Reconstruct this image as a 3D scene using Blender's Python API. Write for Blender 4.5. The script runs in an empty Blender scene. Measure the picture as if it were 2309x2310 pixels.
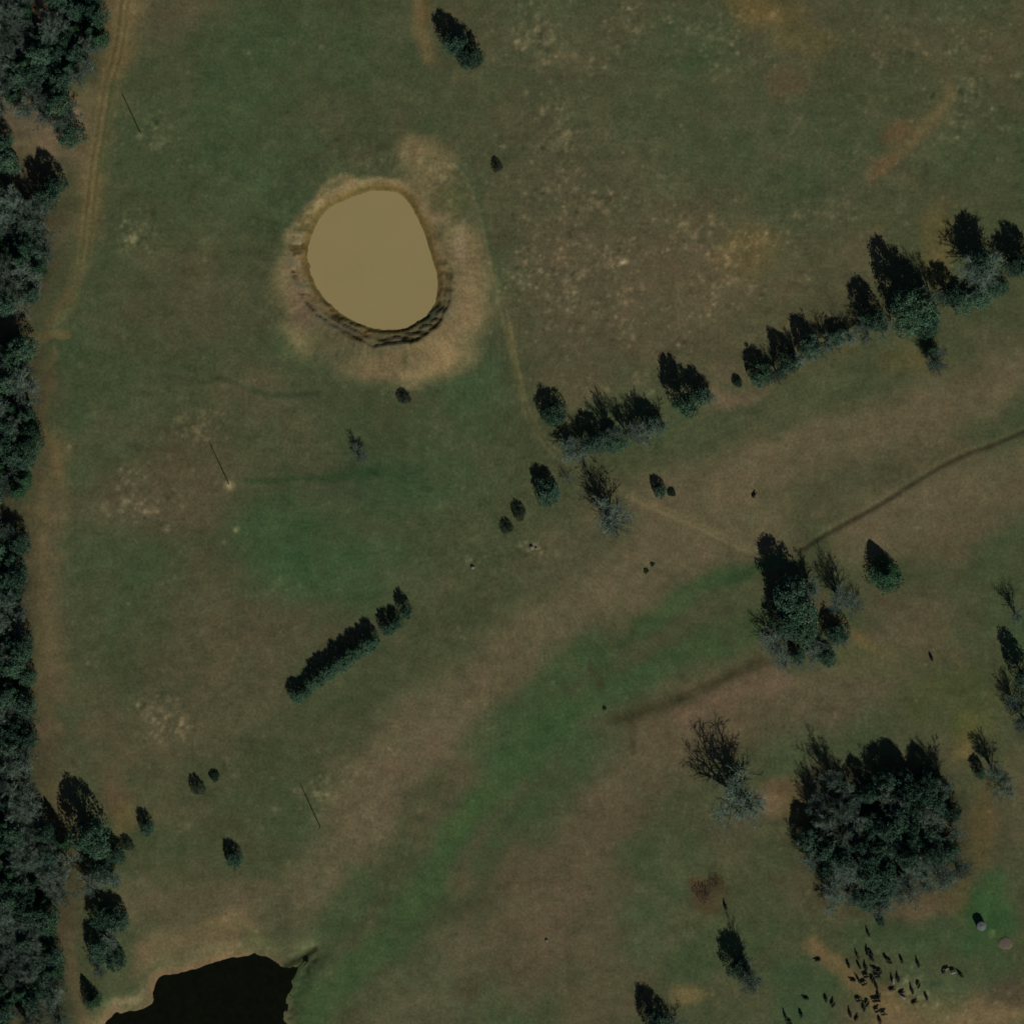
import bpy, math, random
import numpy as np
from mathutils import Vector, Matrix

# ------------------------------------------------------------------ scene, camera, light
SC = bpy.context.scene
COL = SC.collection
MPP = 400.0 / 2309.0                      # metres on the ground for one photo pixel
CAM_H = 1500.0
SUN_EL = math.radians(30.0)
SUN_DIR = Vector((0.42 * math.cos(SUN_EL), -0.9075 * math.cos(SUN_EL), math.sin(SUN_EL)))   # towards the sun

cam = bpy.data.cameras.new('camera')
cam.sensor_fit = 'HORIZONTAL'
cam.sensor_width = 36.0
cam.lens = 36.0 * CAM_H / 400.0
cam.clip_start = 1.0
cam.clip_end = 30000.0
camo = bpy.data.objects.new('camera', cam)
COL.objects.link(camo)
camo.location = (0, 0, CAM_H)
camo.rotation_euler = (0, 0, 0)
SC.camera = camo

w = bpy.data.worlds.new('World')
SC.world = w
w.use_nodes = True
nt = w.node_tree
nt.nodes.clear()
wo = nt.nodes.new('ShaderNodeOutputWorld')
bg = nt.nodes.new('ShaderNodeBackground')
sk = nt.nodes.new('ShaderNodeTexSky')
sk.sky_type = 'NISHITA'
sk.sun_disc = False
sk.air_density = 0.55
sk.dust_density = 0.2
sk.sun_elevation = SUN_EL
sk.sun_rotation = math.atan2(0.42, -0.9075)
bg.inputs['Strength'].default_value = 0.05
nt.links.new(sk.outputs[0], bg.inputs[0])
nt.links.new(bg.outputs[0], wo.inputs[0])

sun = bpy.data.lights.new('sun', 'SUN')
sun.energy = 4.8
sun.angle = math.radians(0.5)
sun.color = (1.0, 0.955, 0.88)
suno = bpy.data.objects.new('sun', sun)
COL.objects.link(suno)
suno.rotation_euler = (-SUN_DIR).to_track_quat('-Z', 'Y').to_euler()
suno.location = (150, -300, 300)

SC.view_settings.view_transform = 'Standard'
SC.view_settings.look = 'None'
SC.view_settings.gamma = 1.0
SC.view_settings.exposure = -0.62
SC.cycles.filter_width = 1.7
SC.cycles.max_bounces = 4
LIGHT_K = 0.50                            # picture value of a flat matt ground of albedo 1 (for choosing albedos)

# ------------------------------------------------------------------ helpers
def W(px, py):
    """photo-map pixel -> ground metres"""
    return ((px - 1154.5) * MPP, (1155.0 - py) * MPP)

def lin(c):
    c = np.asarray(c, float) / 255.0
    return np.where(c <= 0.04045, c / 12.92, ((c + 0.055) / 1.055) ** 2.4)

def hash2(ix, iy, seed):
    n = (ix.astype(np.int64) * 374761393 + iy.astype(np.int64) * 668265263 + seed * 974711) & 0x7fffffff
    n = ((n ^ (n >> 13)) * 1274126177) & 0x7fffffff
    n = ((n ^ (n >> 16)) * 1911520717) & 0x7fffffff
    return ((n ^ (n >> 15)) & 0xffff) / 65535.0

def vnoise(x, y, s, seed):
    x = x / s; y = y / s
    ix = np.floor(x); iy = np.floor(y)
    fx = x - ix; fy = y - iy
    fx = fx * fx * fx * (fx * (fx * 6 - 15) + 10); fy = fy * fy * fy * (fy * (fy * 6 - 15) + 10)
    a = hash2(ix, iy, seed); b = hash2(ix + 1, iy, seed)
    c = hash2(ix, iy + 1, seed); d = hash2(ix + 1, iy + 1, seed)
    return (a * (1 - fx) + b * fx) * (1 - fy) + (c * (1 - fx) + d * fx) * fy * 1.0 - 0.5

def fbm(x, y, s, seed, octv=4, gain=0.5):
    t = 0.0; a = 1.0; tot = 0.0
    for k in range(octv):
        ang = 0.6 * k + 0.3
        xr = x * math.cos(ang) - y * math.sin(ang); yr = x * math.sin(ang) + y * math.cos(ang)
        t = t + a * vnoise(xr, yr, s, seed + 17 * k)
        tot += a; a *= gain; s *= 0.5
    return t / tot * 2.0

def sstep(a, b, v):
    t = np.clip((v - a) / (b - a), 0, 1)
    return t * t * (3 - 2 * t)

def catmull(pts, n, closed):
    P = np.asarray(pts, float); m = len(P); out = []
    segs = m if closed else m - 1
    for i in range(segs):
        if closed:
            p0, p1, p2, p3 = P[(i - 1) % m], P[i], P[(i + 1) % m], P[(i + 2) % m]
        else:
            p0, p1, p2, p3 = P[max(i - 1, 0)], P[i], P[i + 1], P[min(i + 2, m - 1)]
        for k in range(n):
            t = k / n
            out.append(0.5 * ((2 * p1) + (-p0 + p2) * t + (2 * p0 - 5 * p1 + 4 * p2 - p3) * t * t + (-p0 + 3 * p1 - 3 * p2 + p3) * t ** 3))
    if not closed:
        out.append(P[-1])
    return np.array(out)

def dist_line(x, y, P, closed=False):
    d = np.full(x.shape, 1e9)
    m = len(P)
    for i in range(m if closed else m - 1):
        ax, ay = P[i]; bx, by = P[(i + 1) % m]
        vx, vy = bx - ax, by - ay
        L = vx * vx + vy * vy + 1e-9
        t = np.clip(((x - ax) * vx + (y - ay) * vy) / L, 0, 1)
        d = np.minimum(d, (x - ax - t * vx) ** 2 + (y - ay - t * vy) ** 2)
    return np.sqrt(d)

def inside(x, y, P):
    r = np.zeros(x.shape, bool); m = len(P)
    for i in range(m):
        ax, ay = P[i]; bx, by = P[(i + 1) % m]
        if ay == by:
            continue
        c = ((ay > y) != (by > y)) & (x < (bx - ax) * (y - ay) / (by - ay) + ax)
        r ^= c
    return r

# ------------------------------------------------------------------ map data (photo pixels)
POND = catmull([(846,430),(896,435),(921,457),(940,491),(955,528),(969,575),(983,626),(982,660),(974,688),(949,716),
                (912,735),(868,739),(834,733),(794,716),(756,691),(725,660),(707,629),(697,585),(700,544),(719,497),
                (744,469),(788,447),(819,435)], 6, True)
LAKE = catmull([(364,2200),(413,2191),(460,2175),(510,2160),(560,2153),(605,2158),(642,2178),(664,2179),(690,2160),(704,2151),(700,2160),
                (684,2178),(668,2204),(660,2222),(651,2253),(645,2284),(643,2330),(630,2420),(520,2500),(380,2500),(260,2430),
                (222,2350),(237,2306),(258,2279),(280,2284),(311,2275),(339,2262),(345,2231),(351,2212)], 5, True)
DITCH = catmull([(2420,930),(2309,972),(2235,1003),(2180,1022),(2120,1052),(2060,1088),(1995,1130),(1920,1172),(1860,1205),(1805,1240)], 4, False)
GULLY = catmull([(1392,1618),(1440,1605),(1500,1585),(1560,1562),(1610,1535),(1665,1510),(1712,1488),(1755,1478)], 4, False)
CREASE = catmull([(365,842),(420,850),(455,862),(500,852),(550,872),(600,888),(670,890),(720,884)], 4, False)
GULLY2 = catmull([(690,2170),(760,2120),(850,2075),(920,2090),(1000,2050),(1070,2020),(1130,1985)], 4, False)
TRACK_W = catmull([(330,-120),(283,0),(275,60),(262,130),(243,195),(226,300),(214,370),(205,450),(197,520),(188,590)], 4, False)
TRACK_W2 = catmull([(190,560),(160,640),(128,735),(114,800),(110,880),(108,950),(118,1010),(120,1060),(108,1120),(97,1190),(98,1300),(106,1400),(112,1480),(108,1560),(100,1680),(112,1760),(140,1835)], 4, False)
TRACK_M = catmull([(960,345),(1010,352),(1055,400),(1088,480),(1108,574),(1130,670),(1150,760),(1170,860),(1190,930),(1225,992),(1275,1040),(1330,1070),(1423,1120),(1500,1155),(1570,1185),(1640,1220),(1706,1250)], 4, False)

# ------------------------------------------------------------------ terrain grid
inner = np.arange(-206.0, 206.01, 0.66)
outr = 206.0 + np.cumsum(1.5 * 1.55 ** np.arange(18))
ax_ = np.concatenate([-outr[::-1], inner, outr])
NX = len(ax_)
GX, GY = np.meshgrid(ax_, ax_)
X = GX.ravel(); Y = GY.ravel()
PX = X / MPP + 1154.5; PY = 1155.0 - Y / MPP
NEAR = (np.abs(X) < 230) & (np.abs(Y) < 230)

def near_eval(fn, default, box):
    """evaluate fn(px, py) only inside a pixel box"""
    m = (PX > box[0]) & (PX < box[2]) & (PY > box[1]) & (PY < box[3])
    r = np.full(X.shape, default)
    r[m] = fn(PX[m], PY[m])
    return r

def sdf(P, box):
    def f(x, y):
        d = dist_line(x, y, P, True)
        return np.where(inside(x, y, P), -d, d) * MPP
    return near_eval(f, 1e3, box)

def linedist(P, pad=120):
    box = (P[:, 0].min() - pad, P[:, 1].min() - pad, P[:, 0].max() + pad, P[:, 1].max() + pad)
    return near_eval(lambda x, y: dist_line(x, y, P) * MPP, 1e3, box)

dP = sdf(POND, (560, 300, 1120, 880))
dL = sdf(LAKE, (120, 2050, 800, 2600))
dD = linedist(DITCH); dG = linedist(GULLY); dC = linedist(CREASE); dG2 = linedist(GULLY2)
dTW = linedist(TRACK_W); dTW2 = linedist(TRACK_W2); dTM = linedist(TRACK_M)

fade = np.exp(-np.maximum(np.hypot(X, Y) - 400, 0) / 400)
H = (0.55 * fbm(X, Y, 70, 3, 3) + 0.14 * fbm(X, Y, 14, 9, 3)) * fade
H = H + 0.02 * fbm(X, Y, 2.6, 21, 2) * NEAR
# muddy pond: basin, cut bank, earth dam round the south and east
POND_Z = -1.25
cx, cy = W(842, 590)
th = np.arctan2(Y - cy, X - cx)
south = 0.5 - 0.5 * np.sin(th + 0.25)                      # 1 to the south, 0 to the north
east = np.clip(np.cos(th), 0, 1)
west = np.clip(-np.cos(th), 0, 1)
stp = np.clip(south + 0.35 * west + 0.2 * east, 0, 1)
damh = 0.2 + 1.15 * south ** 1.3 + 0.35 * east + 0.3 * west
k = 1 - sstep(14, 30, dP)
H = H * (1 - 0.8 * k)
bw = 5.2 + 2.2 * south + 1.4 * fbm(X, Y, 9, 31, 2)
t = np.clip(dP / bw, 0, 1)
rill = fbm(X * 0.55 + Y, Y * 1.1 - X * 0.3, 3.0, 55, 3)
step = t * 3.0 + 0.55 * rill
step = (np.floor(step) + sstep(0.55, 1.0, step - np.floor(step))) / 3.0
tt = (1 - 0.8 * stp) * t + 0.8 * stp * np.clip(step, -0.1, 1.0)
bank = POND_Z + (damh - POND_Z) * tt * sstep(0, 0.5, t + 0.25)
crest = damh * (1 - sstep(12, 27, dP))
prof = np.where(dP < 0, POND_Z - 1.2 * sstep(0, 8, -dP) - 0.02, np.where(t < 1, bank, crest))
H = np.where(dP < 30, H + prof, H)
# dark lake
LAKE_Z = -1.1
kl = 1 - sstep(3, 22, dL)
H = H * (1 - 0.75 * kl)
H = H + np.where(dL < 0, LAKE_Z - 1.0 * sstep(0, 5, -dL) - 0.02, LAKE_Z * (1 - sstep(0, 7.5, dL)))
shore = np.exp(-((dL - 1.0) / 3.0) ** 2)
H = H + shore * (0.16 * fbm(X, Y, 4.5, 311, 3) + 0.45 * fbm(X, Y, 2.4, 317, 2) * sstep(600, 660, PX)) * (dL > -6)
H = H + np.exp(-((dP - 0.5) / 1.6) ** 2) * 0.07 * fbm(X, Y, 3.0, 331, 3)
# ditch, gullies, wheel ruts
H = H - 0.34 * np.exp(-(dD / 1.0) ** 2) - 0.40 * np.exp(-(dG / 2.8) ** 2) - 0.10 * np.exp(-(dC / 1.4) ** 2)
H = H - 0.12 * np.exp(-(dG2 / 3.0) ** 2)
for d_, o_ in ((dTW, 1.3), (dTM, 1.1)):
    H = H - 0.10 * np.exp(-((d_ - o_) / 0.55) ** 2)

HG = H.reshape(NX, NX)
def ground_z(x, y):
    i = int(np.clip(np.searchsorted(ax_, x) - 1, 0, NX - 2)); j = int(np.clip(np.searchsorted(ax_, y) - 1, 0, NX - 2))
    u = (x - ax_[i]) / (ax_[i + 1] - ax_[i]); v = (y - ax_[j]) / (ax_[j + 1] - ax_[j])
    return float((HG[j, i] * (1 - u) + HG[j, i + 1] * u) * (1 - v) + (HG[j + 1, i] * (1 - u) + HG[j + 1, i + 1] * u) * v)

# ------------------------------------------------------------------ ground cover colours (soil, dry grass, green grass)
OLIVE = (65, 69, 46); GREEN = (57, 71, 46); LUSH = (54, 73, 43); BROWN = (84, 77, 56); PINK = (93, 83, 61)
TAN = (108, 97, 66); SAND = (116, 102, 72); TRK = (96, 85, 56); OCHRE = (92, 80, 48); RUST = (86, 70, 48)
DARK = (54, 53, 35); PALE = (112, 105, 82); LITTER = (58, 54, 38); DGREEN = (46, 62, 38)
C = np.tile(np.array(OLIVE, float), (len(X), 1))
wx = 30 * fbm(X, Y, 20, 71, 5, 0.6); wy = 30 * fbm(X, Y, 20, 83, 5, 0.6)      # wander of the patch edges (pixels)
WPX = PX + wx; WPY = PY + wy

def mix(m, color, a):
    a = np.clip(a, 0, 1)[:, None]
    C[m] = C[m] * (1 - a) + np.array(color, float) * a

def blob(px, py, rx, ry, color, op, ang=0.0, soft=0.9, wob=1.0):
    R = max(rx, ry) * 1.9 + 40
    m = (np.abs(PX - px) < R) & (np.abs(PY - py) < R)
    if not m.any():
        return
    x = PX[m] + wob * wx[m] - px; y = PY[m] + wob * wy[m] - py
    ca, sa = math.cos(math.radians(ang)), math.sin(math.radians(ang))
    u = (x * ca + y * sa) / rx; v = (-x * sa + y * ca) / ry
    d = np.hypot(u, v)
    mix(m, color, op * (1 - sstep(1 - soft * 0.7, 1 + soft * 0.7, d)))

def stroke(pts, width, color, op, soft=0.9, wob=1.0, smooth=True):
    P = catmull(pts, 4, False) if smooth else np.asarray(pts, float)
    R = width * 1.6 + 40
    m = (PX > P[:, 0].min() - R) & (PX < P[:, 0].max() + R) & (PY > P[:, 1].min() - R) & (PY < P[:, 1].max() + R)
    if not m.any():
        return
    d = dist_line(PX[m] + wob * wx[m], PY[m] + wob * wy[m], P) / width
    mix(m, color, op * (1 - sstep(1 - soft * 0.8, 1 + soft * 0.6, d)))

# broad mottling of olive / green / brown pasture
n1 = fbm(X, Y, 48, 101, 4); n2 = fbm(X, Y, 17, 131, 4); n3 = fbm(X, Y, 6, 151, 3)
allm = np.ones(len(X), bool)
mix(allm, GREEN, 0.5 * sstep(0.0, 0.55, n1 + 0.3 * n2))
mix(allm, (76, 71, 51), 0.7 * sstep(0.0, 0.5, -n1 + 0.4 * n2))

# west pasture greens and browns
for b in ((640,140,150,90,GREEN,0.43),(860,90,90,120,GREEN,0.37),(620,470,90,170,GREEN,0.46),(560,330,110,110,GREEN,0.31),(400,180,140,120,GREEN,0.25),
          (235,640,60,130,GREEN,0.37),(310,900,130,140,GREEN,0.37),(700,980,220,80,GREEN,0.28),(640,1200,130,120,(52,70,44),.9),(760,1290,150,90,(52,73,45),.7),
          (900,1090,200,60,(52,72,46),.6),(1020,980,120,110,GREEN,0.43),(1080,860,70,90,(56,73,47),.7),(930,1190,140,70,GREEN,0.31),
          (330,1390,130,110,GREEN,0.34),(300,1560,110,70,(60,66,44),.5),(820,1560,140,60,(60,70,46),.5),(330,1940,140,90,(62,68,44),.5),
          (560,620,120,120,(68,67,46),.6),(380,700,150,90,(70,68,48),.5),(420,1060,120,120,(74,68,48),.7),(330,1140,150,70,(80,72,53),.7),
          (480,1480,150,120,(72,68,48),.6),(330,1660,150,80,(74,69,49),.6),(700,1420,140,60,(72,68,49),.55),(740,1080,80,60,(70,66,48),.5)):
    blob(*b)
# north-east dry pasture
for b in ((1380,560,330,260,(82,74,54),0.54),(1300,360,150,180,(74,70,50),0.43),(1620,560,160,130,(84,75,54),0.47),(1250,90,220,80,(80,74,54),0.43),
          (1600,230,170,150,(62,70,46),0.50),(1560,110,110,80,GREEN,0.43),(1830,350,180,130,(60,70,47),0.54),(2050,60,160,60,(78,73,53),0.43),
          (2200,180,140,120,(80,75,53),0.43),(2230,330,110,120,(64,69,47),0.43),(1500,800,190,80,(74,70,50),0.43),(1700,690,180,70,(80,76,53),0.47),
          (1900,600,120,80,(82,76,54),0.36),(1300,780,110,90,(76,70,51),0.36),(2220,470,80,70,(76,72,50),0.36),(2000,440,140,60,(74,73,51),0.36)):
    blob(*b)
# terraces between the tree lines: pink brown bands with green swales
for s in (([(2420,790),(2200,880),(2000,960),(1800,1020),(1600,1075),(1480,1130)],62,PINK,0.66),
          ([(2420,1000),(2250,1080),(2060,1150),(1940,1230)],66,PINK,0.62),
          ([(2309,1110),(2200,1180),(2150,1220)],50,(86,76,56),.7),
          ([(1700,1160),(1560,1235),(1430,1290),(1300,1360),(1180,1460),(1060,1560),(960,1640),(860,1740),(800,1830),(760,1930),(720,2000)],78,PINK,0.66),
          ([(1420,1150),(1300,1230),(1200,1300)],40,(74,72,52),.5),
          ([(1010,1650),(900,1760),(850,1860)],46,(92,82,62),.6),
          ([(2050,1400),(1900,1560),(1720,1580),(1560,1640),(1450,1720),(1370,1830),(1300,1920),(1230,2050),(1200,2180)],80,(84,74,55),.75),
          ([(1560,1600),(1640,1560),(1760,1540)],34,(92,78,60),.7),
          ([(1300,2130),(1400,2010)],70,(80,73,54),.5),
          ([(1050,2130),(1000,2250),(900,2309)],80,(82,76,56),.6),
          ([(1250,1860),(1180,1960),(1130,2080)],50,(82,74,54),.5),
          ([(2309,2270),(2150,2280),(2010,2290)],52,(105,90,62),.8),([(2030,2250),(2110,2262),(2200,2250),(2309,2240)],22,(92,80,55),.6),
          ([(1840,2130),(1900,2190),(1940,2230),(1990,2250)],26,(104,88,58),.75)):
    stroke(*s)
for s in (([(1745,1260),(1680,1300),(1600,1330),(1510,1370),(1440,1420)],24,LUSH,0.70),
          ([(1720,1400),(1640,1440),(1560,1475),(1480,1510),(1400,1540),(1310,1585),(1230,1640)],34,(54,74,44),0.70),
          ([(1330,1480),(1250,1520),(1200,1590),(1290,1620),(1220,1690),(1150,1740)],46,(54,73,44),0.61),
          ([(1270,1600),(1190,1690),(1130,1750),(1080,1810),(1030,1890),(985,1970),(930,2050),(880,2110),(820,2170),(760,2230),(700,2290)],42,LUSH,0.78),
          ([(1090,1790),(1040,1870),(1000,1940)],20,(54,76,41),0.41),
          ([(800,2000),(770,2080),(720,2150)],44,(55,73,45),0.57),
          ([(1160,1640),(1090,1700)],50,(56,76,46),0.49),([(1320,1690),(1270,1800),(1220,1880)],40,(58,72,46),0.49),
          ([(1090,1960),(1140,1890),(1180,1850)],30,(54,72,45),0.41),
          ([(690,2200),(680,2270),(690,2330)],40,(56,74,45),0.57),([(1440,1940),(1500,1980),(1560,1930)],50,(54,70,44),0.49),
          ([(1440,2060),(1460,2140)],40,(54,72,46),0.49),([(1650,2140),(1560,2180)],60,(56,72,46),0.49),([(2200,2040),(2260,2090),(2190,2120)],46,(49,73,42),.8),
          ([(2230,1990),(2240,2060)],40,(48,74,42),.7),([(1940,2100),(2080,2120),(2140,2090)],36,(50,70,44),0.49),([(1800,2210),(1840,2240),(1790,2270)],60,(50,72,46),0.57),
          ([(2080,2140),(2060,2210),(2130,2240)],50,(56,73,47),0.49),([(2170,2200),(2240,2180)],40,(56,72,46),0.49),
          ([(1900,1480),(1950,1500),(2040,1480)],40,(66,72,44),.5),([(2080,1580),(2180,1540),(2190,1640)],50,(66,72,42),.65),
          ([(2250,1250),(2240,1400)],40,(62,71,46),.6),([(2300,1400),(2290,1440)],30,(56,76,50),.6),
          ([(1740,1110),(1700,1170)],30,(72,74,50),.4),([(1750,930),(1880,870),(2040,820)],60,(66,73,48),.6),([(1560,990),(1640,940)],50,(66,73,49),.6),
          ([(1180,1640),(1050,2250)],4,OLIVE,.0)):
    stroke(*s)
# dark damp vegetation in the hollows
m = dG < 12
mix(m, DARK, (0.8 * np.exp(-(dG[m] / 3.4) ** 2) * np.clip(0.55 + 1.8 * n2[m] + 0.8 * n3[m], 0, 1.15)))
stroke([(1395,1625),(1425,1640),(1430,1690)], 9, DARK, .6)
stroke([(1350,1550),(1325,1500)], 9, (58,56,38), .5)
stroke([(1640,1445),(1680,1420),(1660,1380)], 18, (58,60,40), .45)
stroke([(1430,1425),(1390,1440)], 10, (52,62,40), .6)
stroke([(1660,1320),(1700,1290),(1725,1270)], 12, DGREEN, .8)
m = dC < 8
mix(m, (52, 59, 39), 0.85 * np.exp(-(dC[m] / 1.3) ** 2) * np.clip(0.85 + 1.2 * n2[m], 0, 1.2))
stroke([(560,1078),(640,1082),(760,1072),(880,1076),(970,1105)], 7, DGREEN, .6, wob=.4)
stroke([(700,1085),(860,1066)], 10, DGREEN, .5, wob=.4)
m = dD < 9
mix(m, (54, 51, 35), 0.85 * np.exp(-(dD[m] / 1.0) ** 2))
m = dG2 < 14
mix(m, (58, 58, 39), 0.28 * np.exp(-(dG2[m] / 4.5) ** 2) * (0.8 + 0.8 * n2[m]))
for b in ((820,1075,90,18,DGREEN,.55),(1590,2012,40,34,(65,55,38),.8),(1612,1985,26,18,(62,55,37),.6),(1566,2005,24,30,(72,56,40),.5),(1600,2050,22,12,(66,52,36),.6),
          (1060,2230,36,26,(60,56,40),.5),(800,2290,24,20,(62,58,40),.5),(2270,2230,50,40,(58,56,42),.7)):
    blob(*b)
# ochre and red soil
for b in ((1745,25,80,40,OCHRE,.8),(1690,20,40,40,OCHRE,.6),(1820,90,70,30,(84,78,46),.6),(1770,190,40,30,RUST,.55),(1690,570,60,50,OCHRE,.6),(1660,590,40,40,(90,78,52),.5),
          (2020,300,36,26,RUST,.75),(1985,370,24,20,RUST,.5),(2115,560,40,90,OCHRE,.65),(2060,820,60,30,(80,72,42),.5),(1900,790,40,24,(82,76,46),.5),
          (2205,1860,26,80,OCHRE,.8),(2230,1830,20,60,RUST,.4),(2180,1690,18,24,(102,88,54),.8),(2175,1640,22,40,(78,78,42),.6),
          (2120,2030,50,20,RUST,.6),(2160,2010,24,50,OCHRE,.5),(1860,1360,24,16,RUST,.7),(1885,1400,60,14,(96,74,52),.7,35),(1935,1440,40,16,(90,80,46),.6,50),
          (1845,1335,18,14,RUST,.6),(1960,1350,60,40,(78,68,50),.5),(1780,1800,50,50,RUST,.5),(1725,1815,34,30,(108,90,66),.8),(1760,1770,40,24,(84,68,48),.6),
          (1660,1850,60,34,(74,72,56),.4),(1555,2238,34,22,(104,90,58),.8),(1800,1830,30,20,OCHRE,.6),(265,1800,36,60,(84,70,50),.7),(275,1850,24,40,OCHRE,.5),
          (2110,1860,20,40,(74,64,44),.5),(1905,925,30,14,(78,74,50),.4),(1620,895,40,22,(92,80,60),.8),(1660,900,60,14,(92,80,60),.6,-25),
          (1565,920,20,14,RUST,.4)):
    blob(*b)
stroke([(1960,395),(2000,362),(2050,325),(2090,285),(2120,240),(2140,215)], 12, (98,84,56), .6, soft=1.3, wob=1.0)
stroke([(1975,385),(2010,350)], 12, RUST, .5, wob=.5)
# tracks
stroke([(335,-120),(290,0),(278,60),(262,130)], 40, TRK, .85, wob=.35)
stroke([(262,120),(240,200),(222,300),(212,370),(203,450),(198,520)], 28, (90,81,52), .8, wob=.35)
stroke([(190,230),(185,330),(188,420)], 22, (98,86,58), .6, wob=.5)
m = dTW < 5
mix(m, (68, 64, 36), 0.45 * np.exp(-((dTW[m] - 1.3) / 0.45) ** 2))
mix(m, (112, 99, 66), 0.5 * np.exp(-(dTW[m] / 0.6) ** 2) + 0.35 * np.exp(-((dTW[m] - 2.5) / 0.5) ** 2))
stroke([(255,190),(238,300),(228,380)], 9, (58,70,42), .5, wob=.3)
stroke([(198,500),(180,600),(150,680),(120,735)], 20, (86,82,54), .55, wob=.6)
stroke([(60,752),(105,756),(150,752)], 11, (104,88,58), .7, soft=1.2, wob=.8)
stroke([(150,660),(120,700),(95,745)], 14, (84,72,46), .55)
stroke([(114,800),(110,880),(106,950),(120,1010),(122,1060)], 13, (96,82,53), .6, soft=1.2, wob=.8)
stroke([(120,1010),(112,1090),(100,1180),(100,1300),(106,1400),(112,1480),(108,1560)], 34, (92,81,54), .75, soft=1.2, wob=.8)
stroke([(100,1220),(103,1320),(108,1420)], 12, (104,90,62), .6, soft=1.2, wob=.5)
stroke([(135,1120),(130,1240),(132,1400),(125,1560)], 30, (82,74,53), .6)
stroke([(108,1560),(102,1650),(106,1740),(135,1830),(150,1850)], 30, (80,74,50), .7, wob=.6)
stroke([(150,2040),(155,2120),(165,2200),(185,2280),(200,2340)], 18, (92,80,56), .75, wob=.5)
stroke([(130,1840),(160,1920),(180,1990),(150,2060)], 40, (78,72,50), .6)
stroke([(945,-40),(950,40),(958,80),(966,120)], 18, (100,84,54), .7, soft=1.2, wob=.8)
stroke([(962,-40),(964,50)], 5, (82,68,38), .6, wob=.3)
m = dTM < 6
mix(m, (82, 80, 54), 0.3 * np.exp(-(dTM[m] / 2.0) ** 2))
mix(m, (98, 92, 63), 0.34 * np.exp(-((dTM[m] - 1.1) / 0.5) ** 2))
stroke([(1040,375),(1072,430),(1096,500),(1118,600),(1130,650)], 7, (52,66,42), .6, wob=.2)
stroke([(1420,1118),(1500,1155),(1590,1195),(1690,1240)], 9, (100,90,65), .65, wob=.3)
stroke([(1150,730),(1160,800),(1180,900)], 6, (108,98,62), .45, wob=.2)
# wood floor and grove floor
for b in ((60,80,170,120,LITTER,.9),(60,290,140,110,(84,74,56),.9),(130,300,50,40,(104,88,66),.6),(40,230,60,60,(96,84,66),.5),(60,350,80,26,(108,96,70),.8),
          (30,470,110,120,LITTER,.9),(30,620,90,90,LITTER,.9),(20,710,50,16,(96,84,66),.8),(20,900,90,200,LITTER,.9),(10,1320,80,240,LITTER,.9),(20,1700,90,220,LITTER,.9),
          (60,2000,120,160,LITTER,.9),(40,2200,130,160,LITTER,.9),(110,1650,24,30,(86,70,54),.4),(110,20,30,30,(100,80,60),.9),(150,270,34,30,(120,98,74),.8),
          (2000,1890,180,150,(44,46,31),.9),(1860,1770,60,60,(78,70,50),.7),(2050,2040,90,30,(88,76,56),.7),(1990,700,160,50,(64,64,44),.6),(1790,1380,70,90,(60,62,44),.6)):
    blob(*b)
# pond surround: bare sand and clay, with ledge shade painted into the rills
m = dP < 40
ths = south[m]; ea = east[m]; dd = dP[m]
wd = 3.6 + 17.0 * np.clip(ths, 0, 1) ** 1.6 + 8.0 * ea + 7.5 * n2[m] + 3.5 * n1[m]
mix(m, TAN, 0.95 * (1 - sstep(wd * 0.72, wd * 1.18, dd)) * np.clip(0.9 + 0.5 * n3[m], 0, 1))
for b in ((965,395,56,66,(100,90,62),.9),(945,350,46,36,(109,98,67),.95,30),(930,326,22,22,(98,90,62),.7),(985,380,40,20,(96,90,62),.6,40),(1010,470,40,40,(84,80,52),.8),(1030,445,30,30,(78,80,50),.6),(1000,500,16,16,(118,104,80),.6),
          (1055,590,42,70,(112,98,68),.9),(1040,560,14,36,(124,108,84),.7),(1035,700,60,60,(112,97,68),.9),(1000,790,70,50,(112,98,68),.95),(960,820,90,40,(112,96,66),.9),
          (860,830,100,34,(100,88,62),.85),(760,780,70,40,(82,76,54),.8),(690,700,34,70,(100,86,64),.8),(670,620,26,80,(104,88,66),.75),(700,730,50,24,(88,78,58),.7),
          (700,770,40,20,(76,78,48),.5),(740,810,40,24,(70,72,50),.6),(915,820,6,30,(80,78,48),.6)):
    blob(*b, wob=.6)
stroke([(700,760),(760,800),(860,790)], 18, (84,82,56), .5)
ray = vnoise(th[m] * 30.0, dd / 7.0 + 3, 1.0, 601) + 0.7 * vnoise(th[m] * 62.0, dd / 5.0, 1.0, 607)
C[m] *= (1 + 0.13 * ray * sstep(5, 9, dd) * (1 - sstep(17, 24, dd)))[:, None]
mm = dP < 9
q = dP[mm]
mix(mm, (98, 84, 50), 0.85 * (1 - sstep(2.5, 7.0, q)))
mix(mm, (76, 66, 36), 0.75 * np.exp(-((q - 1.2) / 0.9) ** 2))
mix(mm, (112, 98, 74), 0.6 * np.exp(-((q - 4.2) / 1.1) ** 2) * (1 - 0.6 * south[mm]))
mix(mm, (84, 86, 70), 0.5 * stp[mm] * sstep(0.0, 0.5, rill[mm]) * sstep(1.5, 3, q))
mix(mm, (52, 47, 26), 0.9 * stp[mm] ** 1.5 * sstep(0.06, 0.3, -rill[mm]) * sstep(1.0, 2.5, q) * (1 - sstep(6.5, 8.5, q)))  # shade of the bank ledges, painted dark along the rills
blob(972, 712, 28, 9, (52, 62, 44), .8, -42, wob=.2)
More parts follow.
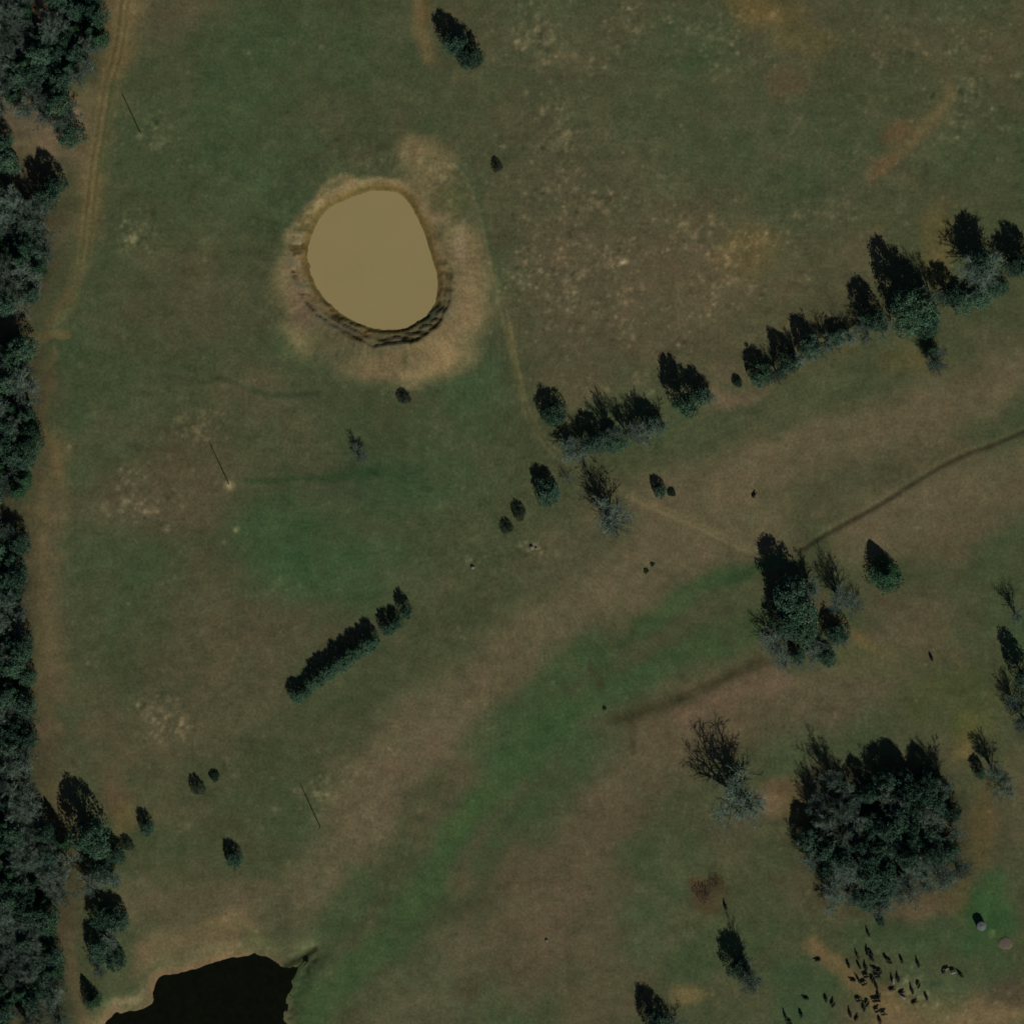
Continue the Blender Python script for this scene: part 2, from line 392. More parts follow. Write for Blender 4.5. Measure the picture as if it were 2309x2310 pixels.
# lake shore
m = dL < 22
mix(m, (112, 92, 66), 0.85 * np.exp(-(np.maximum(dL[m], 0) / 3.4) ** 2) * (1 - sstep(560, 680, PX[m])))
for s in (([(360,2140),(450,2120),(560,2110)],44,(100,88,62),.8),([(300,2040),(420,2040),(560,2060)],44,(88,80,58),.7),([(460,2090),(540,2085),(575,2110)],16,(104,92,62),.7),
          ([(350,2000),(480,1995),(620,2010)],22,(84,78,56),.5),([(300,2250),(270,2200)],40,(70,76,50),.7),([(320,2200),(340,2170)],22,(92,80,58),.6),([(560,2120),(640,2130),(690,2120)],30,(74,78,52),.6),
          ([(250,2270),(310,2262),(340,2245)],10,(104,92,68),.8)):
    stroke(*s)
stroke([(645,2182),(676,2168),(712,2142)], 7, (30,34,18), .8, wob=.3)  # shade in the narrow inlet gully, painted as a dark line
# small scale grain and bleached grass tufts
C *= (1 + 0.05 * n3 + 0.035 * fbm(X, Y, 2.4, 171, 2) + 0.05 * n2)[:, None]
C += (4.0 * fbm(X, Y, 5.0, 191, 4))[:, None] * np.array([1.1, 0.2, 0.3])
C += (4.0 * fbm(X, Y, 11.0, 197, 4))[:, None] * np.array([1.1, 0.5, 0.4])
C += (3.5 * fbm(X * 0.35, Y, 3.2, 211, 3))[:, None] * np.array([1.0, 0.9, 0.7])
rng = np.random.default_rng(5)
FLECKS = [(1400,560,260,200,620,17),(1250,640,110,110,150,18),(1530,640,180,120,260,17),(1260,330,90,120,170,16),(1240,90,150,80,190,17),(1420,70,180,60,140,15),
          (1640,90,160,90,130,15),(1720,560,90,80,130,15),(2180,210,120,150,220,17),(2050,90,170,70,140,14),(370,250,50,90,110,15),(300,530,70,40,90,16),(330,1130,70,60,150,19),
          (380,1640,60,40,80,15),(345,1600,50,30,50,14),(440,960,50,50,70,14),(700,1780,60,50,70,15),(740,330,26,30,40,17),(500,340,120,120,50,10),(860,360,160,30,40,9),
          (1080,1430,34,26,50,17),(1000,1000,80,120,50,12),(480,540,120,160,40,10),(600,1330,80,60,25,12),(1900,230,250,150,110,10),(1900,460,180,100,120,11),(1290,840,140,80,70,10),
          (700,2050,200,100,30,8),(1350,2250,140,70,40,10),(1750,2100,220,60,60,10),(2150,2250,140,50,70,12),(2050,2230,60,40,50,15),(1020,420,50,70,80,12),(240,330,60,200,80,12),
          (560,1060,300,300,110,10),(1480,880,160,50,60,12),(1190,1230,30,20,16,22),(1060,1270,20,16,8,20),(640,600,240,260,110,9),(580,1700,300,250,110,10)]
FL = []
for _ in range(5200):
    FL.append((rng.uniform(0, 2309), rng.uniform(0, 2309), 0.3 + 0.45 * rng.random(), 14 * (rng.random() ** 1.5) * (1 if rng.random() < .6 else -.8)))
for (fx, fy, rx, ry, n, amp) in FLECKS:
    for _ in range(int(n * 2.6)):
        qx, qy = fx + rng.normal() * rx * 0.55, fy + rng.normal() * ry * 0.55
        if fbm(np.array([qx]), np.array([qy]), 60.0, 907, 3)[0] + 0.25 * rng.normal() < 0.08:
            continue
        FL.append((qx, qy, (0.35 + 0.45 * rng.random()) * (1.9 if rng.random() < .12 else 1), amp * (0.3 + 1.15 * rng.random() ** 1.6) * (1 if rng.random() < .8 else -.7)))
for (fx, fy, n_, a_) in ((533,1195,1.1,40),(316,306,1.3,26),(517,1095,1.7,62),(156,1008,.8,30),(506,1224,.8,20),(198,1496,.8,26),(290,1362,.8,22),(630,1307,.9,20),(300,540,1.3,34),(715,1790,1,26),(620,1825,1.2,24),
                         (724,104,1,24),(561,120,.9,20),(1186,208,1,20),(1485,215,.9,24),(1437,72,1.1,26),(1185,592,.9,30),(1530,778,.9,30),(1280,700,1.3,24),(2275,2240,1,20),(2238,2105,1.4,26)):
    FL.append((fx, fy, n_, a_))
C3 = C.reshape(NX, NX, 3)
for (fx, fy, r_, a_) in FL:
    x0, y0 = W(fx, fy)
    if abs(x0) > 204 or abs(y0) > 204:
        continue
    i0, i1 = np.searchsorted(ax_, (x0 - 3 * r_, x0 + 3 * r_)); j0, j1 = np.searchsorted(ax_, (y0 - 3 * r_, y0 + 3 * r_))
    g = np.exp(-((GX[j0:j1, i0:i1] - x0) ** 2 + (GY[j0:j1, i0:i1] - y0) ** 2) / (r_ * r_))
    C3[j0:j1, i0:i1] += g[:, :, None] * a_ * np.array([1.15, 0.92, 0.74])
C = np.clip(C3.reshape(-1, 3), 8, 200)
farw = sstep(225, 420, np.maximum(np.abs(X), np.abs(Y)))[:, None]
C = C * (1 - farw) + np.array([70.0, 70.0, 48.0]) * farw
ALB = np.clip(lin(C) / LIGHT_K, 0.004, 0.6)

# ------------------------------------------------------------------ materials
def material(name):
    m = bpy.data.materials.new(name); m.use_nodes = True
    n = m.node_tree.nodes; b = n['Principled BSDF']
    return m, n, m.node_tree.links, b

def noise_mat(name, ca, cb, scale, rough=0.9, spec=0.15, obj_random=0.0, island=0.0):
    m, n, l, b = material(name)
    tc = n.new('ShaderNodeTexCoord'); nz = n.new('ShaderNodeTexNoise'); rp = n.new('ShaderNodeValToRGB')
    nz.inputs['Scale'].default_value = scale; nz.inputs['Detail'].default_value = 4
    l.new(tc.outputs['Object'], nz.inputs['Vector'])
    fac = nz.outputs['Fac']
    if island:
        ge = n.new('ShaderNodeNewGeometry'); mx = n.new('ShaderNodeMath'); mx.operation = 'MULTIPLY_ADD'
        mx.inputs[1].default_value = island; mx.inputs[2].default_value = -island * 0.5
        l.new(ge.outputs['Random Per Island'], mx.inputs[0])
        ad = n.new('ShaderNodeMath'); ad.operation = 'ADD'
        l.new(fac, ad.inputs[0]); l.new(mx.outputs[0], ad.inputs[1]); fac = ad.outputs[0]
    if obj_random:
        oi = n.new('ShaderNodeObjectInfo'); mx = n.new('ShaderNodeMath'); mx.operation = 'MULTIPLY_ADD'
        mx.inputs[1].default_value = obj_random; mx.inputs[2].default_value = -obj_random * 0.5
        l.new(oi.outputs['Random'], mx.inputs[0])
        ad = n.new('ShaderNodeMath'); ad.operation = 'ADD'
        l.new(fac, ad.inputs[0]); l.new(mx.outputs[0], ad.inputs[1]); fac = ad.outputs[0]
    l.new(fac, rp.inputs['Fac'])
    rp.color_ramp.elements[0].position = 0.28; rp.color_ramp.elements[1].position = 0.72
    rp.color_ramp.elements[0].color = (*ca, 1); rp.color_ramp.elements[1].color = (*cb, 1)
    l.new(rp.outputs['Color'], b.inputs['Base Color'])
    b.inputs['Roughness'].default_value = rough
    b.inputs['Specular IOR Level'].default_value = spec
    return m

def ground_material():
    m, n, l, b = material('pasture')
    at = n.new('ShaderNodeAttribute'); at.attribute_name = 'cover'
    tc = n.new('ShaderNodeTexCoord')
    prev = at.outputs['Color']
    for sc_, amp, det in ((0.9, 0.32, 4), (0.22, 0.18, 5)):
        nz = n.new('ShaderNodeTexNoise'); nz.inputs['Scale'].default_value = sc_; nz.inputs['Detail'].default_value = det
        nz.inputs['Roughness'].default_value = 0.65
        l.new(tc.outputs['Object'], nz.inputs['Vector'])
        mr = n.new('ShaderNodeMapRange'); mr.inputs['From Min'].default_value = 0.25; mr.inputs['From Max'].default_value = 0.75
        mr.inputs['To Min'].default_value = 1 - amp; mr.inputs['To Max'].default_value = 1 + amp
        l.new(nz.outputs['Fac'], mr.inputs['Value'])
        vm = n.new('ShaderNodeVectorMath'); vm.operation = 'SCALE'
        l.new(prev, vm.inputs[0]); l.new(mr.outputs[0], vm.inputs['Scale']); prev = vm.outputs[0]
    l.new(prev, b.inputs['Base Color'])
    b.inputs['Roughness'].default_value = 1.0
    b.inputs['Specular IOR Level'].default_value = 0.0
    return m

def water_material(name, col, rough, spec, amp=0.06, nscale=0.06):
    m, n, l, b = material(name)
    tc = n.new('ShaderNodeTexCoord')
    nz = n.new('ShaderNodeTexNoise'); nz.inputs['Scale'].default_value = nscale; nz.inputs['Detail'].default_value = 3
    l.new(tc.outputs['Object'], nz.inputs['Vector'])
    mr = n.new('ShaderNodeMapRange'); mr.inputs['To Min'].default_value = 1 - amp; mr.inputs['To Max'].default_value = 1 + amp
    l.new(nz.outputs['Fac'], mr.inputs['Value'])
    vm = n.new('ShaderNodeVectorMath'); vm.operation = 'SCALE'; vm.inputs[0].default_value = col
    l.new(mr.outputs[0], vm.inputs['Scale']); l.new(vm.outputs[0], b.inputs['Base Color'])
    n2_ = n.new('ShaderNodeTexNoise'); n2_.inputs['Scale'].default_value = 1.6; n2_.inputs['Detail'].default_value = 2
    l.new(tc.outputs['Object'], n2_.inputs['Vector'])
    bp = n.new('ShaderNodeBump'); bp.inputs['Strength'].default_value = 0.15; bp.inputs['Distance'].default_value = 0.05
    l.new(n2_.outputs['Fac'], bp.inputs['Height']); l.new(bp.outputs[0], b.inputs['Normal'])
    b.inputs['Roughness'].default_value = rough
    b.inputs['Specular IOR Level'].default_value = spec
    return m

M = {
    'pasture': ground_material(),
    'mud_water': water_material('muddy_water', tuple(lin((125, 113, 76)) / LIGHT_K), 0.3, 0.25),
    'dark_water': water_material('dark_water', (0.0065, 0.0085, 0.004), 0.2, 0.08, 0.5, 0.5),
    'oak': noise_mat('evergreen_leaf', (0.024, 0.062, 0.034), (0.11, 0.21, 0.122), 0.45, 0.85, 0.15, 0.35, 0.5),
    'oak_dark': noise_mat('dark_evergreen_leaf', (0.012, 0.038, 0.022), (0.078, 0.155, 0.098), 0.45, 0.85, 0.15, 0.35, 0.5),
    'bush': noise_mat('shrub_leaf', (0.007, 0.017, 0.010), (0.036, 0.066, 0.042), 0.5, 0.9, 0.1, 0.4, 0.5),
    'cedar': noise_mat('cedar_leaf', (0.014, 0.042, 0.02), (0.065, 0.155, 0.075), 0.5, 0.85, 0.15, 0.3, 0.5),
    'twig': noise_mat('grey_twig', (0.055, 0.090, 0.066), (0.185, 0.250, 0.190), 0.6, 0.9, 0.1, 0.5, 0.6),
    'bark': noise_mat('grey_bark', (0.06, 0.078, 0.056), (0.15, 0.18, 0.13), 1.5, 0.9, 0.1, 0.4),
    'dbark': noise_mat('brown_bark', (0.03, 0.022, 0.015), (0.09, 0.065, 0.045), 2.0, 0.95, 0.1),
    'brush': noise_mat('russet_brush', (0.045, 0.034, 0.02), (0.09, 0.062, 0.038), 0.9, 0.95, 0.1, 0.2, 0.5),
    'wood': noise_mat('weathered_pole_wood', (0.10, 0.085, 0.06), (0.24, 0.21, 0.16), 3.0, 0.85, 0.15),
    'ceramic': noise_mat('brown_ceramic', (0.06, 0.035, 0.02), (0.09, 0.05, 0.03), 6.0, 0.3, 0.5),
    'steel': noise_mat('galvanised_steel', (0.125, 0.15, 0.148), (0.185, 0.215, 0.21), 2.0, 0.75, 0.1),
    'steel_dark': noise_mat('dull_steel', (0.12, 0.13, 0.14), (0.2, 0.21, 0.22), 3.0, 0.5, 0.3),
    'black_hide': noise_mat('black_hide', (0.006, 0.0055, 0.005), (0.02, 0.017, 0.013), 2.0, 0.7, 0.2, 0.3),
    'brown_hide': noise_mat('brown_hide', (0.03, 0.017, 0.009), (0.07, 0.04, 0.02), 2.0, 0.75, 0.2, 0.3),
    'pale_hide': noise_mat('pale_hide', (0.18, 0.17, 0.135), (0.30, 0.28, 0.23), 2.0, 0.75, 0.2, 0.3),
    'rock': noise_mat('pale_rock', (0.14, 0.125, 0.09), (0.26, 0.235, 0.18), 3.0, 0.95, 0.1),
    'hay': noise_mat('old_hay', (0.12, 0.10, 0.07), (0.20, 0.165, 0.12), 2.5, 1.0, 0.05),
}

# ------------------------------------------------------------------ object helpers
def tag(o, label=None, cat=None, group=None, kind=None):
    if label: o['label'] = label
    if cat: o['category'] = cat
    if group: o['group'] = group
    if kind: o['kind'] = kind
    return o

def mesh_from(name, verts, faces, mat, smooth=False):
    me = bpy.data.meshes.new(name)
    me.from_pydata(verts, [], faces)
    me.materials.append(mat)
    if smooth:
        me.polygons.foreach_set('use_smooth', [True] * len(me.polygons))
    me.update()
    return me

def add(name, me, parent=None):
    o = bpy.data.objects.new(name, me)
    COL.objects.link(o)
    if parent: o.parent = parent
    return o

def empty(name, loc, rz=0.0, scale=(1, 1, 1)):
    o = bpy.data.objects.new(name, None)
    o.empty_display_size = 1.0
    COL.objects.link(o)
    o.location = loc; o.rotation_euler = (0, 0, rz); o.scale = scale
    return o

# ------------------------------------------------------------------ ground, water
gm = bpy.data.meshes.new('pasture_ground')
gm.vertices.add(NX * NX)
gm.vertices.foreach_set('co', np.column_stack([X, Y, H]).astype(np.float32).ravel())
ii, jj = np.meshgrid(np.arange(NX - 1), np.arange(NX - 1))
a0 = (jj * NX + ii).ravel()
F = np.column_stack([a0, a0 + 1, a0 + 1 + NX, a0 + NX]).astype(np.int32)
gm.loops.add(F.size)
gm.loops.foreach_set('vertex_index', F.ravel())
gm.polygons.add(len(F))
gm.polygons.foreach_set('loop_start', np.arange(0, F.size, 4, dtype=np.int32))
gm.polygons.foreach_set('use_smooth', np.ones(len(F), bool))
gm.update(calc_edges=True)
ca = gm.color_attributes.new('cover', 'FLOAT_COLOR', 'POINT')
ca.data.foreach_set('color', np.column_stack([ALB, np.ones(len(ALB))]).astype(np.float32).ravel())
gm.materials.append(M['pasture'])
tag(add('ground', gm), 'rolling winter pasture of olive, green and brown grass', 'pasture', kind='structure')

def water(name, P, z, mat, label, cat, grow):
    c = P.mean(0)
    vs = []
    m = len(P)
    for i in range(m):
        t_ = P[(i + 1) % m] - P[i - 1]
        nrm = np.array([t_[1], -t_[0]]); nrm = nrm / (np.linalg.norm(nrm) + 1e-9)
        p = P[i] + nrm * grow
        x, y = W(*p)
        vs.append((x, y, z))
    me = mesh_from(name, vs, [list(range(m))[::-1]], mat)
    return tag(add(name, me), label, cat, kind='structure')
water('muddy_pond', POND, POND_Z, M['mud_water'], 'opaque tan water of the round farm pond with bare banks', 'pond', 5)
water('dark_lake', LAKE, LAKE_Z, M['dark_water'], 'black water of the lake at the bottom edge', 'lake', 3)

# ------------------------------------------------------------------ tree prototypes (meshes shared by the copies)
def tube(vs, fs, p0, p1, r0, r1, sides=5):
    p0 = Vector(p0); p1 = Vector(p1); d = (p1 - p0)
    if d.length < 1e-5: return
    d.normalize()
    u = d.orthogonal().normalized(); v = d.cross(u)
    b = len(vs)
    for (p, r) in ((p0, r0), (p1, r1)):
        for k_ in range(sides):
            a = 2 * math.pi * k_ / sides
            vs.append(tuple(p + (u * math.cos(a) + v * math.sin(a)) * r))
    for k_ in range(sides):
        fs.append((b + k_, b + (k_ + 1) % sides, b + sides + (k_ + 1) % sides, b + sides + k_))

def card(vs, fs, p, size, R, flat=0.35, aspect=0.6):
    n = Vector((R.gauss(0, 1), R.gauss(0, 1), R.gauss(0, 1) + flat)).normalized()
    u = n.orthogonal().normalized(); v = n.cross(u)
    a = R.random() * 6.283
    uu = u * math.cos(a) + v * math.sin(a); vv = n.cross(uu)
    b = len(vs)
    for (s, t_) in ((-1, -.25), (.1, -1), (1, .2), (-.1, 1)):
        vs.append(tuple(p + uu * (size * s) + vv * (size * aspect * t_)))
    fs.append((b, b + 1, b + 2, b + 3))

def oak(seed, lobes=30, cards=125):
    """broad evergreen, 4 m crown radius, 8 m tall"""
    R = random.Random(seed)
    tv, tf, cv, cf = [], [], [], []
    top = Vector((R.uniform(-.3, .3), R.uniform(-.3, .3), 2.6))
    tube(tv, tf, (0, 0, -0.6), (0, 0, 0.5), 0.42, 0.32, 7); tube(tv, tf, (0, 0, 0.5), top, 0.32, 0.22, 7)
    p1, p2 = R.uniform(0, 6.28), R.uniform(0, 6.28)
    def rim(ph):
        return 1 + .12 * math.sin(2 * ph + p1) + .09 * math.sin(3 * ph + p2)
    for k_ in range(lobes):
        ph = k_ * 2.39996 + R.uniform(-.5, .5)
        f = math.sqrt((k_ + 0.5) / lobes)
        rr = 3.35 * f * R.uniform(.82, 1.1) * rim(ph)
        zz = 6.9 - 3.3 * f ** 3 + R.uniform(-.8, .7)
        c = Vector((rr * math.cos(ph), rr * math.sin(ph), zz))
        tube(tv, tf, top + Vector((0, 0, R.uniform(-.8, 0))), c, 0.12, 0.03, 4)
        lr = R.uniform(.55, 1.05)
        for _ in range(int(cards * lr * R.uniform(.8, 1.3))):
            q = Vector((R.gauss(0, 1), R.gauss(0, 1), R.gauss(0, .85)))
            q = q.normalized() * lr * (R.random() ** 0.45) * R.uniform(.8, 1.3)
            card(cv, cf, c + q, R.uniform(.11, .24), R, .7)
    for _ in range(1500):                                  # sprays filling the dome
        ph = R.random() * 6.283; f = math.sqrt(R.random()); rr = 3.9 * f * rim(ph)
        zz = 6.6 - 3.4 * f ** 3
        card(cv, cf, Vector((rr * math.cos(ph), rr * math.sin(ph), zz * R.uniform(.35, 1.03))), R.uniform(.13, .28), R, .7)
    return tv, tf, cv, cf

def cedar(seed, n=4600, bushy=0.85):
    """pointed evergreen, 4 m skirt radius, 8 m tall"""
    R = random.Random(seed)
    tv, tf, cv, cf = [], [], [], []
    tube(tv, tf, (0, 0, -0.6), (0, 0, 4), 0.3, 0.18, 6); tube(tv, tf, (0, 0, 4), (0, 0, 7.6), 0.18, 0.04, 5)
    ang = [R.uniform(.75, 1.2) for _ in range(9)]
    for k_ in range(26):
        z = 0.8 + 6.2 * k_ / 26; a = k_ * 2.4
        r = 3.4 * (1 - z / 8.2) ** bushy
        tube(tv, tf, (0, 0, z), (r * math.cos(a), r * math.sin(a), z + .35), .06, .02, 3)
    for _ in range(n):
        z = 0.5 + 7.4 * R.random() ** 1.25
        a = R.random() * 6.283
        s = a / 6.283 * 9; i = int(s) % 9
        lob = ang[i] * (1 - s % 1) + ang[(i + 1) % 9] * (s % 1)
        r = 3.9 * (1 - (z - .3) / 7.9) ** bushy * lob * (1 + .14 * math.sin(z * 5 + i * 2.2))
        r *= R.random() ** 0.38
        card(cv, cf, Vector((r * math.cos(a), r * math.sin(a), z)), R.uniform(.12, .25), R, .5)
    return tv, tf, cv, cf

def bare(seed, density=1.0, limbs=8):
    """leafless vase-shaped tree, 4 m crown radius, 8 m tall: trunk and limbs, then a crown of fine twigs"""
    R = random.Random(seed)
    tv, tf, cv, cf = [], [], [], []
    fork = R.uniform(.7, 1.3)
    tube(tv, tf, (0, 0, -0.6), (0, 0, fork), .32, .26, 7)
    segs = []
    for k_ in range(limbs):
        az = k_ * 2.39996 + R.uniform(-.4, .4); tilt = R.uniform(.08, .62) if k_ else .05
        d = Vector((math.cos(az) * math.sin(tilt), math.sin(az) * math.sin(tilt), math.cos(tilt)))
        p = Vector((0, 0, fork * R.uniform(.75, 1))); r = R.uniform(.11, .17); L = R.uniform(5.6, 7.4)
        for q_ in range(7):
            d = (d + Vector((R.gauss(0, .10), R.gauss(0, .10), .02))).normalized()
            e = p + d * (L / 7)
            tube(tv, tf, p, e, r * (1 - q_ / 8), r * (1 - (q_ + 1) / 8), 5)
            if q_ >= 1:
                for _ in range(2):
                    segs.append((e.copy(), d.copy(), 2.5 * (1 - q_ / 9), r * (1 - q_ / 8) * .55, 2))
            p = e
    while segs:
        p, d, L, r, lev = segs.pop()
        a = R.random() * 6.283; u = d.orthogonal().normalized(); v = d.cross(u)
        d2 = (d * .8 + (u * math.cos(a) + v * math.sin(a)) * R.uniform(.5, .95) + Vector((0, 0, .15))).normalized()
        e1 = p + d2 * L * .5
        d3 = (d2 + Vector((R.gauss(0, .18), R.gauss(0, .18), .08))).normalized()
        e = e1 + d3 * L * .5
        V_, F_ = (tv, tf) if lev == 2 else (cv, cf)
        r = max(r, .016)
        tube(V_, F_, p, e1, r, r * .75, 3); tube(V_, F_, e1, e, r * .75, r * .4, 3)
        if lev == 2:
            for q_ in range(4):
                t_ = .25 + .25 * q_
                segs.append((p.lerp(e, t_), d2.copy(), L * .5, r * .5, 3))
        else:
            for _ in range(int(8 * density + R.random())):
                b0 = p.lerp(e, R.random())
                dd = (d3 + Vector((R.gauss(0, .7), R.gauss(0, .7), R.gauss(.1, .6)))).normalized()
                t1 = b0 + dd * R.uniform(.35, .75)
                w_ = dd.orthogonal().normalized() * R.uniform(.014, .032)
                b = len(cv)
                cv.extend([tuple(b0 - w_), tuple(b0 + w_), tuple(t1)]); cf.append((b, b + 1, b + 2))
    allp = np.array(cv + tv)
    rr = np.percentile(np.hypot(allp[:, 0], allp[:, 1]), 96); hz = allp[:, 2].max()
    def f(p):
        k2 = 4 / rr
        kk = 1 + (k2 - 1) * min(1, max(0, (p[2] - .2) / 1.5))
        return (p[0] * kk, p[1] * kk, p[2] * 8 / hz if p[2] > 0 else p[2])
    return [f(p) for p in tv], tf, [f(p) for p in cv], cf

def scrub(seed, n=3200):
    """low dense brush"""
    R = random.Random(seed)
    tv, tf, cv, cf = [], [], [], []
    for _ in range(14):
        a = R.random() * 6.283; r = R.uniform(.5, 3.2)
        tube(tv, tf, (r * .3 * math.cos(a), r * .3 * math.sin(a), -.5), (r * math.cos(a), r * math.sin(a), R.uniform(3, 6)), .12, .04, 4)
    for _ in range(n):
        a = R.random() * 6.283; r = 3.8 * math.sqrt(R.random()) * (1 + .18 * math.sin(3 * a + seed) + .1 * math.sin(7 * a))
        z = R.random() ** .6 * 7.6 * math.sqrt(max(.04, 1 - (r / 4.9) ** 2))
        card(cv, cf, Vector((r * math.cos(a), r * math.sin(a), z)), R.uniform(.16, .32), R, .4)
    return tv, tf, cv, cf

PROTO = {}
def proto(kind, data, leaf, bark):
    tv, tf, cv, cf = data
    tm = mesh_from('trunk', tv, tf, M[bark]); cm = mesh_from('crown', cv, cf, M[leaf])
    PROTO.setdefault(kind, []).append((tm, cm))
for s in range(5): proto('oak', oak(s), 'oak', 'dbark')
for s in range(4): proto('dark', oak(40 + s, 28, 130), 'oak_dark', 'dbark')
for s in range(4): proto('cedar', cedar(20 + s), 'cedar', 'dbark')
for s in range(6): proto('bare', bare(60 + s, 1.0), 'twig', 'bark')
for s in range(2): proto('full', bare(130 + s, 0.6, 9), 'twig', 'bark')
for s in range(3): proto('thin', bare(90 + s, .35, 6), 'twig', 'bark')
for s in range(3): proto('bush', scrub(70 + s), 'bush', 'dbark')
for s in range(3): proto('ragged', oak(120 + s, 13, 90), 'bush', 'dbark')
for s in range(2): proto('brown', scrub(80 + s, 420), 'brush', 'dbark')

NAMES = {'oak': ('evergreen_tree', 'tree'), 'dark': ('evergreen_tree', 'tree'), 'cedar': ('cedar_tree', 'tree'), 'bare': ('bare_tree', 'tree'),
         'thin': ('bare_tree', 'tree'), 'full': ('bare_tree', 'tree'), 'bush': ('shrub', 'shrub'), 'brown': ('shrub', 'shrub'), 'ragged': ('shrub', 'shrub')}
TR = random.Random(11)
def tree(kind, px, py, rpx, h, label, group=None):
    x, y = W(px, py)
    tm, cm = TR.choice(PROTO[kind])
    r = rpx * MPP * {'oak': 1.12, 'dark': 1.12, 'bush': 1.3, 'ragged': 1.35, 'bare': 1.1, 'thin': 1.1}.get(kind, 1.0)
    nm, cat = NAMES[kind]
    o = empty(nm, (x, y, ground_z(x, y)), TR.random() * 6.283, (r / 4.0, r / 4.0, h / 8.0))
    tag(o, label, cat, group)
    if kind in ('bush', 'ragged'): o.scale.z *= 0.72
    add('trunk' if cat == 'tree' else 'stem', tm, o)
    add('crown' if cat == 'tree' else 'foliage', cm, o)
    return o

